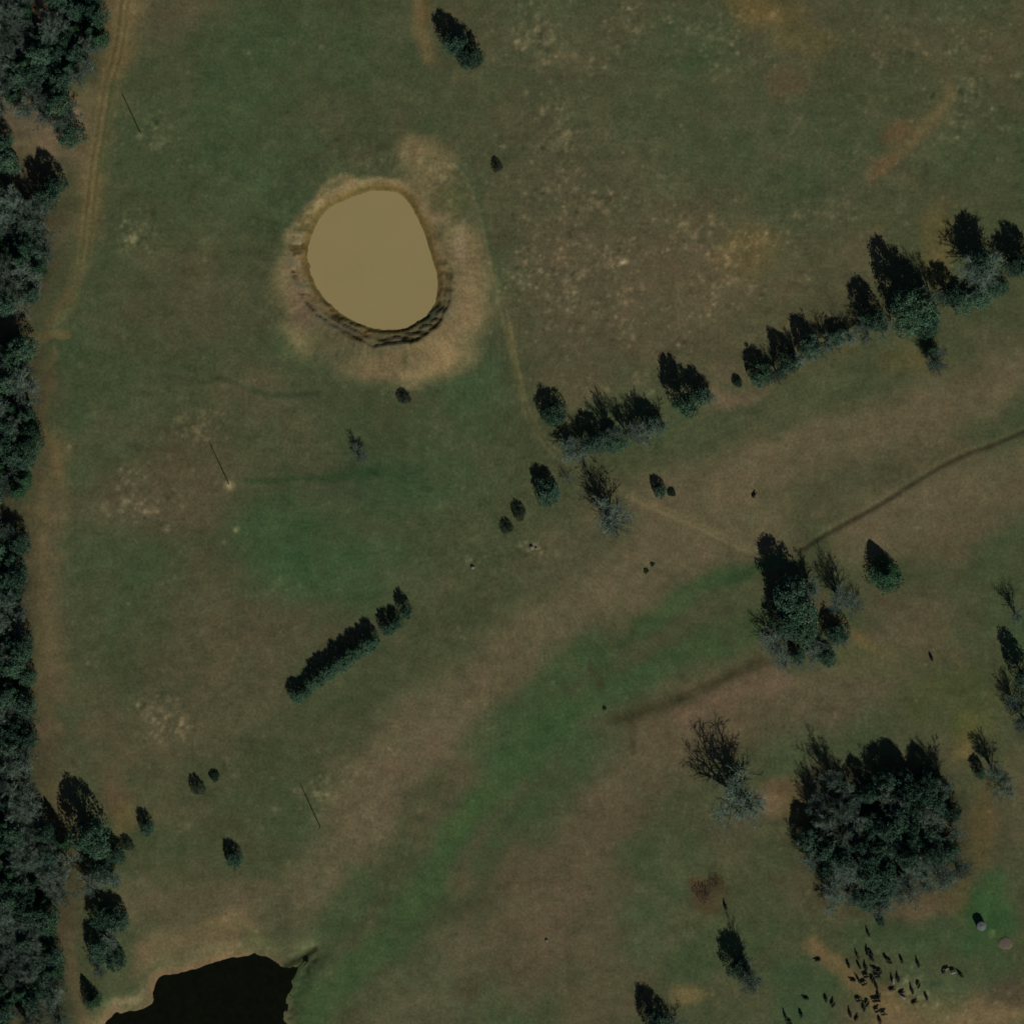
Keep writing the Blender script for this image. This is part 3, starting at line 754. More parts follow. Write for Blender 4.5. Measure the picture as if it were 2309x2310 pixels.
# ------------------------------------------------------------------ single trees and tree lines
GR_FENCE = 'trees along the central fence line'
GR_HEDGE = 'evergreens of the diagonal hedge row'
GR_NE = 'trees along the north-east tree line'
SINGLE = [
 ('dark', 1028, 104, 27, 9.0, 'dark evergreen beside the orange track end at the top, upper-left of a touching pair', None),
 ('dark', 1060, 132, 27, 8.5, 'dark evergreen near the top, lower-right of a touching pair', None),
 ('ragged', 1122, 376, 9, 3.6, 'lone small dark shrub in open grass north-east of the tan pond', None),
 ('ragged', 911, 898, 11, 3.6, 'small dark shrub just below the tan sandy bank of the pond', None),
 ('bare', 808, 1026, 22, 4.5, 'sparse small leafless tree alone in grass south of the tan pond', None),
 # central fence line
 ('dark', 1250, 934, 27, 6.5, 'round dark evergreen beside the track, north-west of the leafless hedgerow', GR_FENCE),
 ('bare', 1292, 1018, 30, 7.0, 'low grey leafless tree, south-west end of the central hedgerow', GR_FENCE),
 ('bare', 1318, 1006, 28, 8.0, 'grey leafless tree, second from the south-west end of the central hedgerow', GR_FENCE),
 ('dark', 1344, 998, 24, 8.5, 'dark leafy tree between leafless ones in the south-west half of the central hedgerow', GR_FENCE),
 ('bare', 1352, 1006, 28, 6.5, 'low grey leafless tree in front of the dark one in the central hedgerow', GR_FENCE),
 ('oak', 1388, 1000, 23, 6.0, 'green leafy tree in the middle of the central hedgerow', GR_FENCE),
 ('bare', 1380, 985, 20, 12.0, 'tall thin leafless tree behind the green one in the central hedgerow', GR_FENCE),
 ('bare', 1414, 982, 20, 11.5, 'tall thin leafless tree just north-east of the green one in the central hedgerow', GR_FENCE),
 ('bare', 1434, 975, 28, 7.5, 'grey leafless tree, third from the north-east end of the central hedgerow', GR_FENCE),
 ('bare', 1460, 972, 28, 11.0, 'wide pale leafless tree, second from the north-east end of the central hedgerow', GR_FENCE),
 ('dark', 1472, 956, 20, 6.5, 'small dark tree among twigs near the north-east end of the central hedgerow', GR_FENCE),
 ('bare', 1486, 966, 24, 7.5, 'small leafless tree ending the central hedgerow on the north-east', GR_FENCE),
 ('dark', 1236, 1112, 28, 6.5, 'round black-green evergreen west of the track bend, below the central hedgerow', None),
 ('thin', 1280, 1082, 17, 3.0, 'brown twiggy shrub-like tree between the round evergreen and the track bend', None),
 ('full', 1378, 1164, 46, 12.5, 'big grey leafless tree straddling the track bend south of the central hedgerow', None),
 ('thin', 1388, 1188, 30, 9.0, 'pale leafless tree touching the south side of the big grey one at the track bend', None),
 ('dark', 1488, 1108, 15, 4.0, 'small dark evergreen east of the big leafless tree at the track bend', None),
 ('bush', 1515, 1112, 7, 1.6, 'tiny green shrub right beside the small dark evergreen, on its east', None),
 ('ragged', 1171, 1158, 12, 4.6, 'dark shrub, right-hand one of two small ones south-west of the round evergreen', None),
 ('ragged', 1144, 1191, 10, 3.8, 'dark shrub, left-hand smaller one of two south-west of the round evergreen', None),
 ('oak', 1549, 913, 29, 13.0, 'tall evergreen casting a long dark shadow, north-east of the central hedgerow', None),
 ('dark', 1578, 890, 22, 7.0, 'shorter dark tree touching the tall long-shadowed evergreen on its east', None),
 ('bare', 1598, 896, 20, 6.5, 'grey leafless tree east of the tall long-shadowed evergreen, at the bare red soil', None),
 ('bush', 1664, 864, 8, 3.2, 'thin lone sapling in the gap between the long-shadowed evergreen and the tree line', None),
 # north-east tree line
 ('oak', 1716, 846, 27, 7.0, 'green evergreen at the south-west end of the north-east tree line', GR_NE),
 ('bare', 1750, 838, 26, 8.0, 'grey leafless tree next to the green end tree of the north-east line', GR_NE),
 ('dark', 1776, 818, 25, 8.5, 'dark evergreen third from the south-west end of the north-east tree line', GR_NE),
 ('bare', 1800, 814, 28, 8.0, 'grey leafless tree before the dark evergreen of the north-east tree line', GR_NE),
 ('dark', 1824, 784, 26, 8.0, 'broad dark tree on the high middle of the north-east tree line', GR_NE),
 ('bare', 1846, 788, 28, 8.5, 'leafless tree leaning over the grass south of the broad dark one', GR_NE),
 ('bare', 1866, 774, 26, 7.0, 'leafless tree just before the narrow gap in the north-east tree line', GR_NE),
 ('dark', 1888, 762, 20, 5.0, 'low dark tree just past the narrow gap in the north-east tree line', GR_NE),
 ('bare', 1916, 764, 26, 6.5, 'low leafless tree between the low dark one and the pale grey thicket', GR_NE),
 ('bare', 1956, 748, 30, 7.0, 'pale grey leafless tree below the tall evergreens, left one of two', GR_NE),
 ('thin', 1990, 742, 28, 6.5, 'pale grey leafless tree below the tall evergreens, right one of two', GR_NE),
 ('dark', 1970, 722, 27, 11.5, 'tall dark evergreen on the west side of the biggest evergreen clump', GR_NE),
 ('oak', 2044, 688, 40, 17.0, 'tallest green evergreen in the clump of the north-east tree line', GR_NE),
 ('oak', 2078, 704, 36, 13.0, 'broad green evergreen on the east side of the biggest clump', GR_NE),
 ('oak', 2046, 732, 30, 9.0, 'lower green evergreen at the south foot of the biggest clump', GR_NE),
 ('oak', 2092, 736, 26, 7.0, 'small green evergreen at the south-east foot of the biggest clump', GR_NE),
 ('bare', 2100, 668, 26, 13.0, 'grey leafless tree behind the biggest evergreen clump', GR_NE),
 ('dark', 2140, 668, 26, 9.0, 'dark evergreen joining the big clump to the grey tree farther east', GR_NE),
 ('bare', 2106, 814, 30, 8.0, 'lone grey leafless tree in the grass south of the big evergreen clump', None),
 ('dark', 2100, 796, 16, 5.0, 'small dark tree under the lone grey leafless tree south of the clump', None),
 ('bare', 2208, 612, 44, 13.0, 'broad grey leafless tree near the right edge, above low green shrubs', GR_NE),
 ('dark', 2214, 592, 30, 12.5, 'tall dark evergreen added behind the broad grey tree to make its shadow solid', GR_NE),  # extra tree, put in so the grey tree's shadow turns solid
 ('oak', 2172, 684, 26, 5.5, 'low green evergreen south-west of the broad grey tree near the right edge', GR_NE),
 ('oak', 2212, 672, 26, 5.5, 'low green evergreen directly south of the broad grey tree near the right edge', GR_NE),
 ('oak', 2250, 650, 22, 5.0, 'low green evergreen south-east of the broad grey tree near the right edge', GR_NE),
 ('dark', 2284, 602, 24, 9.0, 'dark evergreen cut by the right edge, west one of two', GR_NE),
 ('dark', 2312, 596, 26, 11.0, 'dark evergreen cut by the right edge, outer one of two', GR_NE),
 # clump south-east of the track
 ('dark', 1778, 1338, 38, 14.5, 'tall dark evergreen at the north end of the clump where the track ends', None),
 ('oak', 1800, 1376, 40, 13.0, 'wide green evergreen in the middle of the clump where the track ends', None),
 ('oak', 1776, 1408, 34, 10.0, 'green evergreen on the south-west of the clump where the track ends', None),
 ('oak', 1812, 1430, 28, 8.0, 'pale green evergreen on the south edge of the clump where the track ends', None),
 ('bare', 1826, 1330, 24, 9.0, 'leafless tree on the north-east flank of the clump where the track ends', None),
 ('thin', 1742, 1446, 46, 7.0, 'faint wide leafless tree south-west of the evergreen clump', None),
 ('thin', 1768, 1490, 40, 6.0, 'faint wide leafless tree due south of the evergreen clump', None),
 ('dark', 1798, 1478, 18, 6.0, 'small dark tree at the south foot of the evergreen clump', None),
 ('bare', 1836, 1476, 24, 5.5, 'leafless tree between two dark ones south-east of the evergreen clump', None),
 ('dark', 1864, 1484, 20, 5.0, 'small dark tree at the south-east tip of the evergreen clump', None),
 ('dark', 1888, 1428, 26, 6.5, 'round dark tree alone on the east of the evergreen clump', None),
 ('bare', 1896, 1444, 22, 5.5, 'leafless tree against the south side of the round dark tree', None),
 ('thin', 1852, 1448, 24, 6.0, 'leafless tree west of the round dark tree', None),
 ('bare', 1894, 1352, 30, 12.0, 'brown leafless tree with a long trunk shadow between clump and pointed cedar', None),
 ('thin', 1926, 1368, 26, 6.0, 'faint brown leafless tree south-east of the long-shadowed leafless one', None),
 ('cedar', 1998, 1300, 44, 9.0, 'lone pointed green cedar with a triangular shadow east of the clump', None),
 # right edge
 ('thin', 2290, 1388, 26, 9.0, 'leafless tree by bright grass at the right edge, northernmost of four', None),
 ('dark', 2308, 1530, 24, 12.0, 'dark tree cut by the right edge, second of four from the north', None),
 ('bare', 2284, 1582, 30, 8.0, 'dark twiggy tree at the right edge, third of four from the north', None),
 ('bare', 2306, 1620, 36, 9.0, 'grey twiggy tree at the right edge, southernmost of four', None),
 ('bare', 2240, 1742, 32, 11.0, 'grey leafless tree alone between the big grove and the right edge', None),
 ('dark', 2208, 1742, 14, 4.5, 'small black-green tree touching the lone grey tree east of the grove', None),
 ('thin', 2268, 1782, 30, 5.0, 'faint low leafless tree south-east of the lone grey tree', None),
 # south middle
 ('full', 1664, 1800, 68, 18.0, 'great leafless tree with fan-shaped branch shadows, west of the big grove', None),
 ('dark', 1985, 2079, 10, 2.2, 'round dark brown shrub just south of the big grove', None),
 ('bare', 1690, 2206, 40, 13.0, 'leafless tree with a long dark shadow at the bottom, west of the cattle', None),
 ('dark', 1666, 2182, 25, 9.0, 'dark tree behind the leafless one at the bottom, west of the cattle', None),
 ('dark', 1480, 2304, 30, 9.0, 'dark evergreen cut by the bottom edge below a tan bare patch', None),
 ('thin', 1520, 2310, 30, 6.0, 'leafless tree cut by the bottom edge beside the dark evergreen', None),
 ('brown', 1586, 2012, 24, 0.9, 'low russet brush patch in grass north of the bottom tree', None),
 ('brown', 1612, 1988, 18, 0.8, 'small dark brush patch on the upper right of the russet one', None),
 ('bush', 1457, 1288, 4.5, 0.7, 'dark weed clump south of the track, lower one of two', None),
 ('bush', 1471, 1273, 4, 0.5, 'dark weed clump south of the track, upper one of two', None),
 ('bush', 1363, 1598, 3.5, 0.7, 'tiny dark weed clump west of the dark gully', None),
 # south-west
 ('ragged', 446, 1777, 13, 4.6, 'dark shrub in the south-west pasture, northernmost of three', None),
 ('bush', 484, 1752, 9, 2.0, 'small twiggy shrub just north-east of the northernmost south-west shrub', None),
 ('dark', 333, 1868, 16, 4.6, 'small dark tree nearest the red soil by the western wood', None),
 ('dark', 530, 1938, 19, 4.8, 'small dark tree alone above the lake, farthest from the wood', None),
 ('oak', 206, 1884, 40, 14.0, 'big green evergreen standing in front of the wood beside red soil', None),
 ('oak', 226, 1916, 26, 8.0, 'green evergreen touching the south-east of the big one by red soil', None),
 ('ragged', 287, 1906, 11, 3.6, 'small dark shrub at the pasture corner of the western wood', None),
 ('dark', 262, 1930, 20, 6.0, 'dark tree beside the small shrub at the wood corner', None),
 ('dark', 226, 1962, 26, 8.0, 'dark tree north of the pale clearing by the wood', None),
 ('bare', 210, 1994, 34, 9.0, 'grey leafless tree at the edge of the pale clearing', None),
 ('bare', 252, 1990, 28, 7.0, 'grey leafless tree east of the pale clearing edge', None),
 ('dark', 236, 2070, 30, 7.0, 'dark evergreen in the belt north of the lake, upper left of four', None),
 ('dark', 268, 2074, 26, 6.5, 'dark evergreen in the belt north of the lake, upper right of four', None),
 ('dark', 226, 2142, 26, 6.5, 'dark evergreen in the belt north of the lake, lower left of four', None),
 ('bare', 254, 2120, 28, 6.5, 'grey leafless tree amid four dark evergreens north of the lake', None),
 ('dark', 262, 2164, 24, 5.5, 'dark evergreen in the belt north of the lake, lower right of four', None),
 ('bare', 226, 2190, 24, 4.5, 'low leafless tree below the four dark evergreens north of the lake', None),
 ('cedar', 210, 2256, 24, 6.5, 'narrow dark cedar between the pale trail and the lake', None),
]
for t_ in SINGLE:
    tree(*t_)

# diagonal hedge row
HEDGE = [(668,1566,21,4.6),(684,1556,17,3.8),(700,1540,19,4.0),(716,1528,20,5.0),(734,1514,22,5.2),(750,1504,20,4.7),(768,1492,23,5.9),(786,1478,22,5.2),(804,1465,21,5.7),(822,1453,22,5.3),(838,1444,19,6.2),(872,1414,20,5.0),(890,1402,17,4.3),(912,1376,18,5.6)]
HL = ['end shrub-like evergreen of the hedge row on its south-west tip'] + [None] * 10 + ['dark evergreen past the gap in the hedge row, left one of a pair', 'dark evergreen past the gap in the hedge row, right one of a pair', 'separate evergreen at the north-east tip of the hedge row']
for i, (px, py, r, h) in enumerate(HEDGE):
    lab = HL[i] or 'dark green evergreen in the unbroken middle of the diagonal hedge row'
    tree('oak' if i < 11 or i == 12 else 'dark', px + 4, py + 4, r * 0.84, h, lab, GR_HEDGE if HL[i] else 'evergreens in the unbroken middle of the hedge row')

# ------------------------------------------------------------------ the western wood and the big grove
def scatter(poly, spacing, rng_, taken, tries=4000):
    P = np.array(poly, float); out = []
    x0, y0 = P.min(0); x1, y1 = P.max(0)
    for _ in range(tries):
        p = (rng_.uniform(x0, x1), rng_.uniform(y0, y1))
        if not inside(np.array([p[0]]), np.array([p[1]]), P)[0]:
            continue
        if all((p[0] - q[0]) ** 2 + (p[1] - q[1]) ** 2 > spacing * spacing for q in out + taken):
            out.append(p)
    return out

WOOD = [  # polygon, share of leafless trees, height range, place phrase
 ([(-20,-20),(70,-20),(60,60),(60,105),(-20,120)], .85, (8, 12), 'in the top-left corner of the photo'),
 ([(110,-20),(222,-20),(228,60),(222,130),(190,170),(150,190),(100,180),(85,110),(120,60)], .45, (8, 12), 'in the wood left of the wide top of the track'),
 ([(-20,140),(80,120),(100,190),(150,200),(160,260),(120,290),(60,260),(-20,250)], .65, (8, 12), 'in the wood just above the pale rocky clearing'),
 ([(-20,320),(12,320),(20,370),(-20,380)], .0, (6, 9), 'at the left edge inside the pale clearing'),
 ([(150,330),(170,330),(172,305),(140,300)], .0, (5, 7), 'standing alone on the right of the pale clearing'),
 ([(-20,430),(60,440),(110,480),(112,570),(88,630),(82,690),(-20,690)], .6, (8, 13), 'in the wood level with the tan pond, above the gap'),
 ([(100,420),(135,415),(140,440),(110,455)], .0, (9, 12), 'fronting the wood with a black shadow behind it'),
 ([(-20,770),(55,775),(62,850),(78,930),(80,1020),(70,1090),(40,1110),(-20,1110)], .42, (8, 13), 'in the wood south of the gap beside the yellow path'),
 ([(-20,1180),(40,1180),(48,1240),(42,1310),(-20,1320)], .35, (8, 12), 'beside the pale bank south of a black shadow wedge'),
 ([(-20,1320),(42,1320),(58,1400),(62,1500),(62,1560),(-20,1560)], .6, (8, 13), 'in the middle of the left-hand wood, level with the hedge row'),
 ([(-20,1560),(62,1560),(78,1640),(74,1720),(80,1780),(-20,1790)], .65, (8, 12), 'in the wood left of the big green evergreen'),
 ([(-20,1790),(80,1790),(112,1860),(150,1900),(165,1960),(150,2010),(110,2040),(-20,2040)], .6, (8, 12), 'in the wood by the red soil corner'),
 ([(-20,2040),(108,2040),(112,2110),(122,2170),(122,2210),(-20,2210)], .6, (8, 12), 'in the wood left of the pale clearing and trail'),
 ([(-20,2210),(120,2210),(138,2250),(150,2330),(-20,2330)], .5, (8, 12), 'in the bottom-left corner of the photo'),
]
RW = random.Random(23)
taken = []
for (poly, share, (h0, h1), where) in WOOD:
    pts = scatter(poly, 27, RW, taken)
    taken += pts
    for p in pts:
        nrm = vnoise(np.array([p[0]]), np.array([p[1]]), 70.0, 411)[0] + 0.5
        isbare = (0.55 * nrm + 0.45 * RW.random()) < share * 0.9
        r = RW.uniform(21, 31)
        if isbare:
            tree('bare' if RW.random() < .8 else 'thin', p[0], p[1], r * 1.12, RW.uniform(h0, h1), 'grey leafless tree ' + where, 'grey leafless trees ' + where)
        else:
            kd = RW.choice(('dark', 'dark', 'oak', 'cedar'))
            if kd == 'oak':
                lab = ('mid green leafy evergreen ' + where, 'mid green leafy evergreens ' + where)
            elif kd == 'cedar':
                lab = ('pointed green cedar ' + where, 'pointed green cedars ' + where)
            else:
                lab = ('dark leafy evergreen ' + where, 'dark leafy evergreens ' + where)
            tree(kd, p[0], p[1], r, RW.uniform(h0, h1), *lab)

GROVE = [
 ([(1836,1800),(1870,1752),(1920,1780),(1935,1850),(1905,1890),(1850,1880)], 1.0, (9, 13), 'in the north-west part of the big grove'),
 ([(1950,1770),(2010,1752),(2080,1748),(2125,1770),(2150,1830),(2120,1850),(2040,1830),(1960,1830)], .45, (8, 14), 'along the northern side of the big grove'),
 ([(1830,1890),(1910,1895),(1940,1850),(2040,1835),(2120,1855),(2160,1880),(2150,1930),(2080,1920),(2010,1960),(1960,1990),(1870,1980),(1815,1930),(1808,1895)], .32, (7, 14), 'in the dark middle of the big grove'),
 ([(2060,1925),(2120,1935),(2160,1945),(2150,1985),(2090,2005),(2045,1975)], 1.0, (7, 11), 'on the south-east side of the big grove'),
 ([(1850,1985),(1960,1995),(2030,1980),(2060,2010),(1990,2040),(1900,2045),(1860,2020)], .55, (6, 9), 'along the southern side of the big grove'),
]
taken = []
for (poly, share, (h0, h1), where) in GROVE:
    pts = scatter(poly, 32, RW, taken)
    taken += pts
    for p in pts:
        if RW.random() < share:
            tree('bare', p[0], p[1], RW.uniform(24, 34), RW.uniform(h0, h1), 'grey leafless tree ' + where, 'grey leafless trees ' + where)
        else:
            tree('dark', p[0], p[1], RW.uniform(19, 33), RW.uniform(h0, h1), 'dark evergreen tree ' + where, 'dark evergreen trees ' + where)

# ------------------------------------------------------------------ utility poles
def lathe(prof, sides, x=0, y=0):
    vs, fs = [], []
    for (r, z) in prof:
        for k_ in range(sides):
            a = 2 * math.pi * k_ / sides
            vs.append((x + r * math.cos(a), y + r * math.sin(a), z))
    for i in range(len(prof) - 1):
        for k_ in range(sides):
            fs.append((i * sides + k_, i * sides + (k_ + 1) % sides, (i + 1) * sides + (k_ + 1) % sides, (i + 1) * sides + k_))
    fs.append(tuple(range(sides))[::-1]); fs.append(tuple((len(prof) - 1) * sides + k_ for k_ in range(sides)))
    return vs, fs
POLE_H = 10.4
shaft_me = mesh_from('shaft', *lathe([(.22, -1.2), (.21, 0), (.18, 5), (.15, POLE_H - .05), (.12, POLE_H)], 10), M['wood'], True)
pin_me = mesh_from('insulator', *lathe([(.03, POLE_H), (.03, POLE_H + .12), (.09, POLE_H + .13), (.05, POLE_H + .2), (.085, POLE_H + .22), (.04, POLE_H + .33)], 10), M['ceramic'], True)
brk_me = mesh_from('bracket', *lathe([(.19, POLE_H - 1.2), (.2, POLE_H - 1.18), (.2, POLE_H - 1.0), (.19, POLE_H - .98)], 10), M['steel_dark'])
for (px, py, lab) in ((318, 303, 'thin wooden utility pole beside the dirt track at the upper left'),
                      (516, 1092, 'thin wooden utility pole at a pale patch in the western pasture, middle of three'),
                      (722, 1866, 'thin wooden utility pole in the southern pasture above the lake')):
    x, y = W(px, py)
    o = empty('utility_pole', (x, y, ground_z(x, y)))
    tag(o, lab, 'pole', 'utility poles of one line')
    add('shaft', shaft_me, o); add('insulator', pin_me, o); add('bracket', brk_me, o)

# ------------------------------------------------------------------ cattle
def skin_mesh(name, verts, edges, radii, mat, subd=1):
    me = bpy.data.meshes.new(name + '_skeleton')
    me.from_pydata(verts, edges, [])
    o = bpy.data.objects.new(name + '_skeleton', me)
    COL.objects.link(o)
    o.modifiers.new('skin', 'SKIN')
    sv = me.skin_vertices[0].data
    for i, r in enumerate(radii):
        sv[i].radius = r if isinstance(r, tuple) else (r, r)
        sv[i].use_root = (i == 0)
    if subd:
        sm = o.modifiers.new('sub', 'SUBSURF'); sm.levels = subd; sm.render_levels = subd
    dg = bpy.context.evaluated_depsgraph_get()
    out = bpy.data.meshes.new_from_object(o.evaluated_get(dg))
    out.name = name
    out.materials.clear(); out.materials.append(mat)
    out.polygons.foreach_set('use_smooth', [True] * len(out.polygons))
    bpy.data.objects.remove(o); bpy.data.meshes.remove(me)
    return out

def cow_mesh(name, mat, pose):
    """head towards +x, 2.5 m from nose to tail, 1.4 m at the withers; one continuous body"""
    drop = -0.62 if pose == 'lying' else 0.0
    z = 0.98 + drop
    V, E, Rr = [], [], []
    def v(p, r, frm=None):
        V.append(p); Rr.append(r)
        if frm is not None: E.append((frm, len(V) - 1))
        return len(V) - 1
    pel = v((-.62, 0, z + .05), (.33, .36))
    mid = v((-.1, 0, z - .03), (.40, .42), pel)
    che = v((.42, 0, z), (.34, .40), mid)
    wit = v((.70, 0, z + .06), (.25, .30), che)
    if pose == 'graze':
        n1_ = v((1.0, 0.03, z - .16), (.16, .19), wit); h1_ = v((1.25, .06, z - .50), (.12, .14), n1_); h2_ = v((1.42, .08, z - .78), (.085, .09), h1_)
    elif pose == 'turn':
        n1_ = v((1.0, .14, z + .16), (.16, .19), wit); h1_ = v((1.18, .36, z + .2), (.125, .14), n1_); h2_ = v((1.24, .68, z + .02), (.085, .09), h1_)
    else:
        n1_ = v((1.0, -.02, z + .2), (.16, .19), wit); h1_ = v((1.26, -.05, z + .3), (.125, .14), n1_); h2_ = v((1.58, -.06, z + .14), (.085, .09), h1_)
    hx, hy, hz = V[h1_]
    v((hx - .04, hy + .24, hz + .06), (.03, .05), h1_); v((hx - .04, hy - .24, hz + .06), (.03, .05), h1_)
    t1 = v((-.98, 0, z + .16), (.06, .06), pel); t2 = v((-1.06, .02, z - .25), (.03, .03), t1); v((-1.05, .02, z - .6 + max(0, -drop) * .6), (.05, .05), t2)
    for sy in (-1, 1):
        if pose == 'lying':
            a = v((-.55, sy * .36, z - .18), (.17, .15), pel); b = v((-.2, sy * .5, .14), (.09, .08), a); v((-.6, sy * .52, .08), (.05, .05), b)
            a = v((.5, sy * .28, z - .2), (.13, .12), che); b = v((.82, sy * .3, .12), (.075, .07), a); v((.5, sy * .36, .07), (.05, .05), b)
        else:
            a = v((-.66, sy * .22, z - .3), (.16, .13), pel); b = v((-.84, sy * .22, .46), (.075, .065), a); c_ = v((-.74, sy * .22, .06), (.05, .05), b); v((-.68, sy * .22, .03), (.055, .05), c_)
            a = v((.52, sy * .2, z - .38), (.12, .11), che); b = v((.56, sy * .2, .40), (.07, .065), a); c_ = v((.54, sy * .2, .06), (.05, .05), b); v((.60, sy * .2, .03), (.055, .05), c_)
    return skin_mesh(name, V, E, Rr, mat)

COWS = {}
for hide in ('black', 'brown', 'pale'):
    COWS[hide] = [cow_mesh('cow', M[hide + '_hide'], p) for p in ('graze', 'stand', 'turn', 'lying')]
KN1 = ('black cow in the crowded upper knot of the herd, left of the pale standing cow', 'black cows in the upper knot of the herd')
KN2 = ('black cow in the crowded lower knot of the herd, below the upper knot', 'black cows in the lower knot of the herd')
HERD = [  # px, py, heading in degrees, hide, pose, label, group
 (1845,2166,200,'black',3,'black cow resting alone at the north-west corner of the herd',None),
 (1914,2179,95,'black',0,'black cow on the left flank of the upper knot, nose down in green grass',KN1[1]),
 (1935,2160,110,'brown',1,'brown cow at the upper left of the knot, just south of the grove shrub',None),
 (1938,2181,115,'black',0)+KN1, (1953,2186,85,'black',1)+KN1,
 (1957,2150,80,'black',1,'black cow in the topmost trio of the upper knot, left one',None),(1965,2153,130,'black',0,'black cow in the topmost trio of the upper knot, right one',None),(1966,2165,140,'black',2,'black cow in the topmost trio of the upper knot, lowest one',None),
 (1999,2164,135,'black',0,'black cow right of the topmost trio, upper one of a touching pair',None),(2006,2172,170,'black',1,'black cow right of the topmost trio, lower one of a touching pair',None),
 (1975,2191,175,'black',1)+KN1,(1953,2204,5,'black',0)+KN1,(1978,2204,0,'black',1)+KN1,(1968,2212,75,'black',0)+KN1,(1924,2212,178,'black',3,'black cow lying at the tan bare soil on the left of the upper knot',None),
 (1937,2214,125,'black',1)+KN1,(1948,2221,20,'black',0)+KN1,(1977,2227,95,'black',1)+KN1,(1984,2197,60,'black',0)+KN1,
 (2026,2211,80,'black',1,'black cow standing beside the pale cow, on its right',None),
 (2014,2215,92,'pale',1,'pale cow standing right of the upper knot of black cattle',None),
 (2010,2233,10,'brown',3,'dull brown cow lying just south of the pale standing cow',None),
 (1818,2253,172,'black',3,'black cow lying on the far left of the herd, west of a lone grazing one',None),
 (1863,2256,85,'black',0,'black cow grazing alone left of the lower knot, upper of two',None),(1879,2268,60,'black',1,'black cow grazing alone left of the lower knot, lower of two',None),
 (1936,2258,10,'black',0,'black cow on the left of the lower knot, north of the vertical-standing one',None),
 (1972,2259,0,'black',1)+KN2,(1980,2258,170,'black',0)+KN2,(1982,2249,75,'black',1)+KN2,(1956,2266,60,'black',0)+KN2,(1949,2277,75,'black',1)+KN2,(1978,2282,20,'black',1)+KN2,
 (1993,2289,10,'brown',1,'dark brown cow on the right of the lower knot beside tan soil',None),
 (1918,2290,90,'black',1,'black cow standing left below the lower knot',None),(1931,2299,60,'brown',3,'dull brown cow lying just right of the standing cow below the lower knot',None),
 (1807,2290,88,'black',0,'black cow at the bottom left of the herd, right one of three',None),(1772,2295,100,'black',1,'black cow at the bottom left of the herd, leftmost of three',None),(1781,2309,170,'black',0,'black cow cut by the bottom edge at the left of the herd',None),
 (1985,2306,85,'brown',0,'brown cow cut by the bottom edge under the lower knot',None),
 (1959,2108,105,'black',1,'lone dark cow between the round brown shrub and the herd',None),
 (2034,2168,95,'black',0,'black cow in the upper right of the herd, left one of two',None),(2071,2177,92,'black',1,'black cow in the upper right of the herd, right one of two',None),
 (2167,2202,150,'black',1,'black cow farthest right in the herd, beside the pale pair',None),
 (2072,2225,70,'black',0,'black cow on the right of the herd, upper one of a row of three',None),(2058,2238,95,'black',1,'black cow on the right of the herd, middle one of a row of three',None),(2090,2252,92,'black',0,'black cow on the right of the herd, lowest and rightmost of three',None),
 (2061,2263,30,'brown',3,'brown cow lying on tan soil at the lower right of the herd',None),
 (2037,2251,150,'pale',3,'pale cow lying at the edge of the tan soil',None),(2032,2240,20,'black',3,'black cow lying just above the pale lying cow',None),
 (2131,2187,20,'pale',3,'pale cow lying near the right edge, left one of a pale pair',None),(2149,2194,200,'pale',1,'pale cow near the right edge, right one of a pale pair',None),
 (2128,2192,60,'black',3,'black cow lying against the left of the pale pair',None),
 (1637,2048,92,'black',1,'lone black cow in open grass between the russet brush and the grove',None),
 (2101,1486,95,'black',0,'lone black cow in open pasture north of the big grove',None),
 (1700,1118,60,'black',3,'lone dark cow lying in the pink-brown terrace above the track',None),
]
for (px, py, hd, hide, pose, lab, grp) in HERD:
    x, y = W(px, py)
    o = add('cow', COWS[hide][pose])
    o.location = (x, y, ground_z(x, y) - 0.01)
    o.rotation_euler = (0, 0, math.radians(hd)); o.scale = (1.05, 1.38, 1.1)
    tag(o, lab, 'cow', grp)

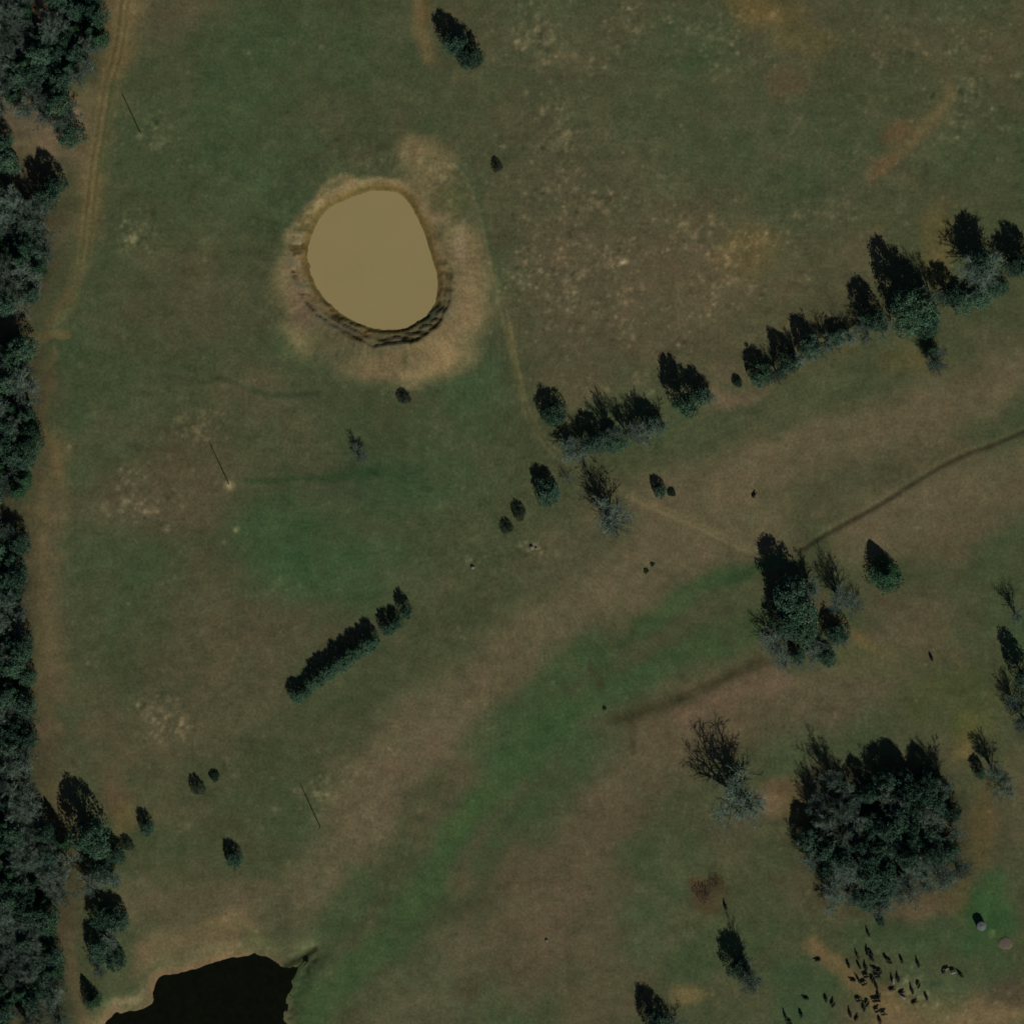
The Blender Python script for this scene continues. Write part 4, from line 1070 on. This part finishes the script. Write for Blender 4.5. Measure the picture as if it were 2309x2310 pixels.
# ------------------------------------------------------------------ stock tank, hay, rocks
x, y = W(2212, 2089)
tk = empty('stock_tank', (x, y, ground_z(x, y)), 0.3)
tag(tk, 'round pale grey metal water tank on bright green grass at the lower right', 'tank')
add('shell', mesh_from('shell', *lathe([(1.72, -.3), (1.72, .5), (1.76, .52), (1.76, .58), (1.72, .6), (1.72, 1.3), (1.76, 1.32), (1.76, 1.38), (1.72, 1.4), (1.72, 2.05)], 36), M['steel'], False), tk)
add('lid', mesh_from('lid', *lathe([(1.80, 2.055), (1.80, 2.12), (.9, 2.32), (.45, 2.40)], 36), M['steel'], False), tk)
add('hatch', mesh_from('hatch', *lathe([(.36, 2.38), (.36, 2.5), (.3, 2.54)], 20), M['steel_dark'], False), tk)
pv, pf = [], []
tube(pv, pf, (1.78, .3, -.2), (1.78, .3, 1.9), .06, .06, 8); tube(pv, pf, (1.78, .3, 1.88), (1.3, .2, 2.35), .06, .06, 8)
add('pipe', mesh_from('pipe', pv, pf, M['steel_dark'], True), tk)

def lump(name, r, hgt, seed, mat, rough=.25, n=20, m_=7):
    R = random.Random(seed); vs, fs = [], []
    ph = [R.random() * 6.28 for _ in range(4)]
    for i in range(m_):
        f = i / (m_ - 1)
        for k_ in range(n):
            a = 2 * math.pi * k_ / n
            rr = r * math.cos(f * 1.45) ** .7 * (1 + rough * (.5 * math.sin(2 * a + ph[0]) + .35 * math.sin(3 * a + ph[1] + f * 2) + .25 * math.sin(7 * a + ph[2])))
            vs.append((rr * math.cos(a), rr * math.sin(a), -.15 + (hgt + .15) * math.sin(f * 1.5708) + R.uniform(-.03, .03) * hgt))
    for i in range(m_ - 1):
        for k_ in range(n):
            fs.append((i * n + k_, i * n + (k_ + 1) % n, (i + 1) * n + (k_ + 1) % n, (i + 1) * n + k_))
    fs.append(tuple((m_ - 1) * n + k_ for k_ in range(n)))
    return mesh_from(name, vs, fs, mat, True)
def lay(name, me, px, py, lab, cat, group=None):
    x_, y_ = W(px, py)
    o = add(name, me); o.location = (x_, y_, ground_z(x_, y_))
    return tag(o, lab, cat, group)
lay('hay_pile', lump('hay_pile', 2.8, .3, 3, M['hay'], .16, 48, 9), 2267, 2128, 'flattened round pile of old hay right of the grey water tank', 'hay pile')
lay('rock', lump('rock', .85, .75, 5, M['rock']), 1199, 1235, 'pale rock with dark side beside bare soil, south of the two small shrubs', 'rock')
lay('rock', lump('rock', .55, .5, 6, M['rock']), 1209, 1237, 'smaller pale rock just right of the bigger one by the two shrubs', 'rock')
lay('rock', lump('rock', .75, .7, 8, M['rock']), 1066, 1280, 'lone pale rock in grass north-east of the hedge row', 'rock')
lay('rock', lump('rock', .65, .6, 9, M['rock']), 1233, 2122, 'lone pale rock in the southern pasture near the bottom', 'rock')
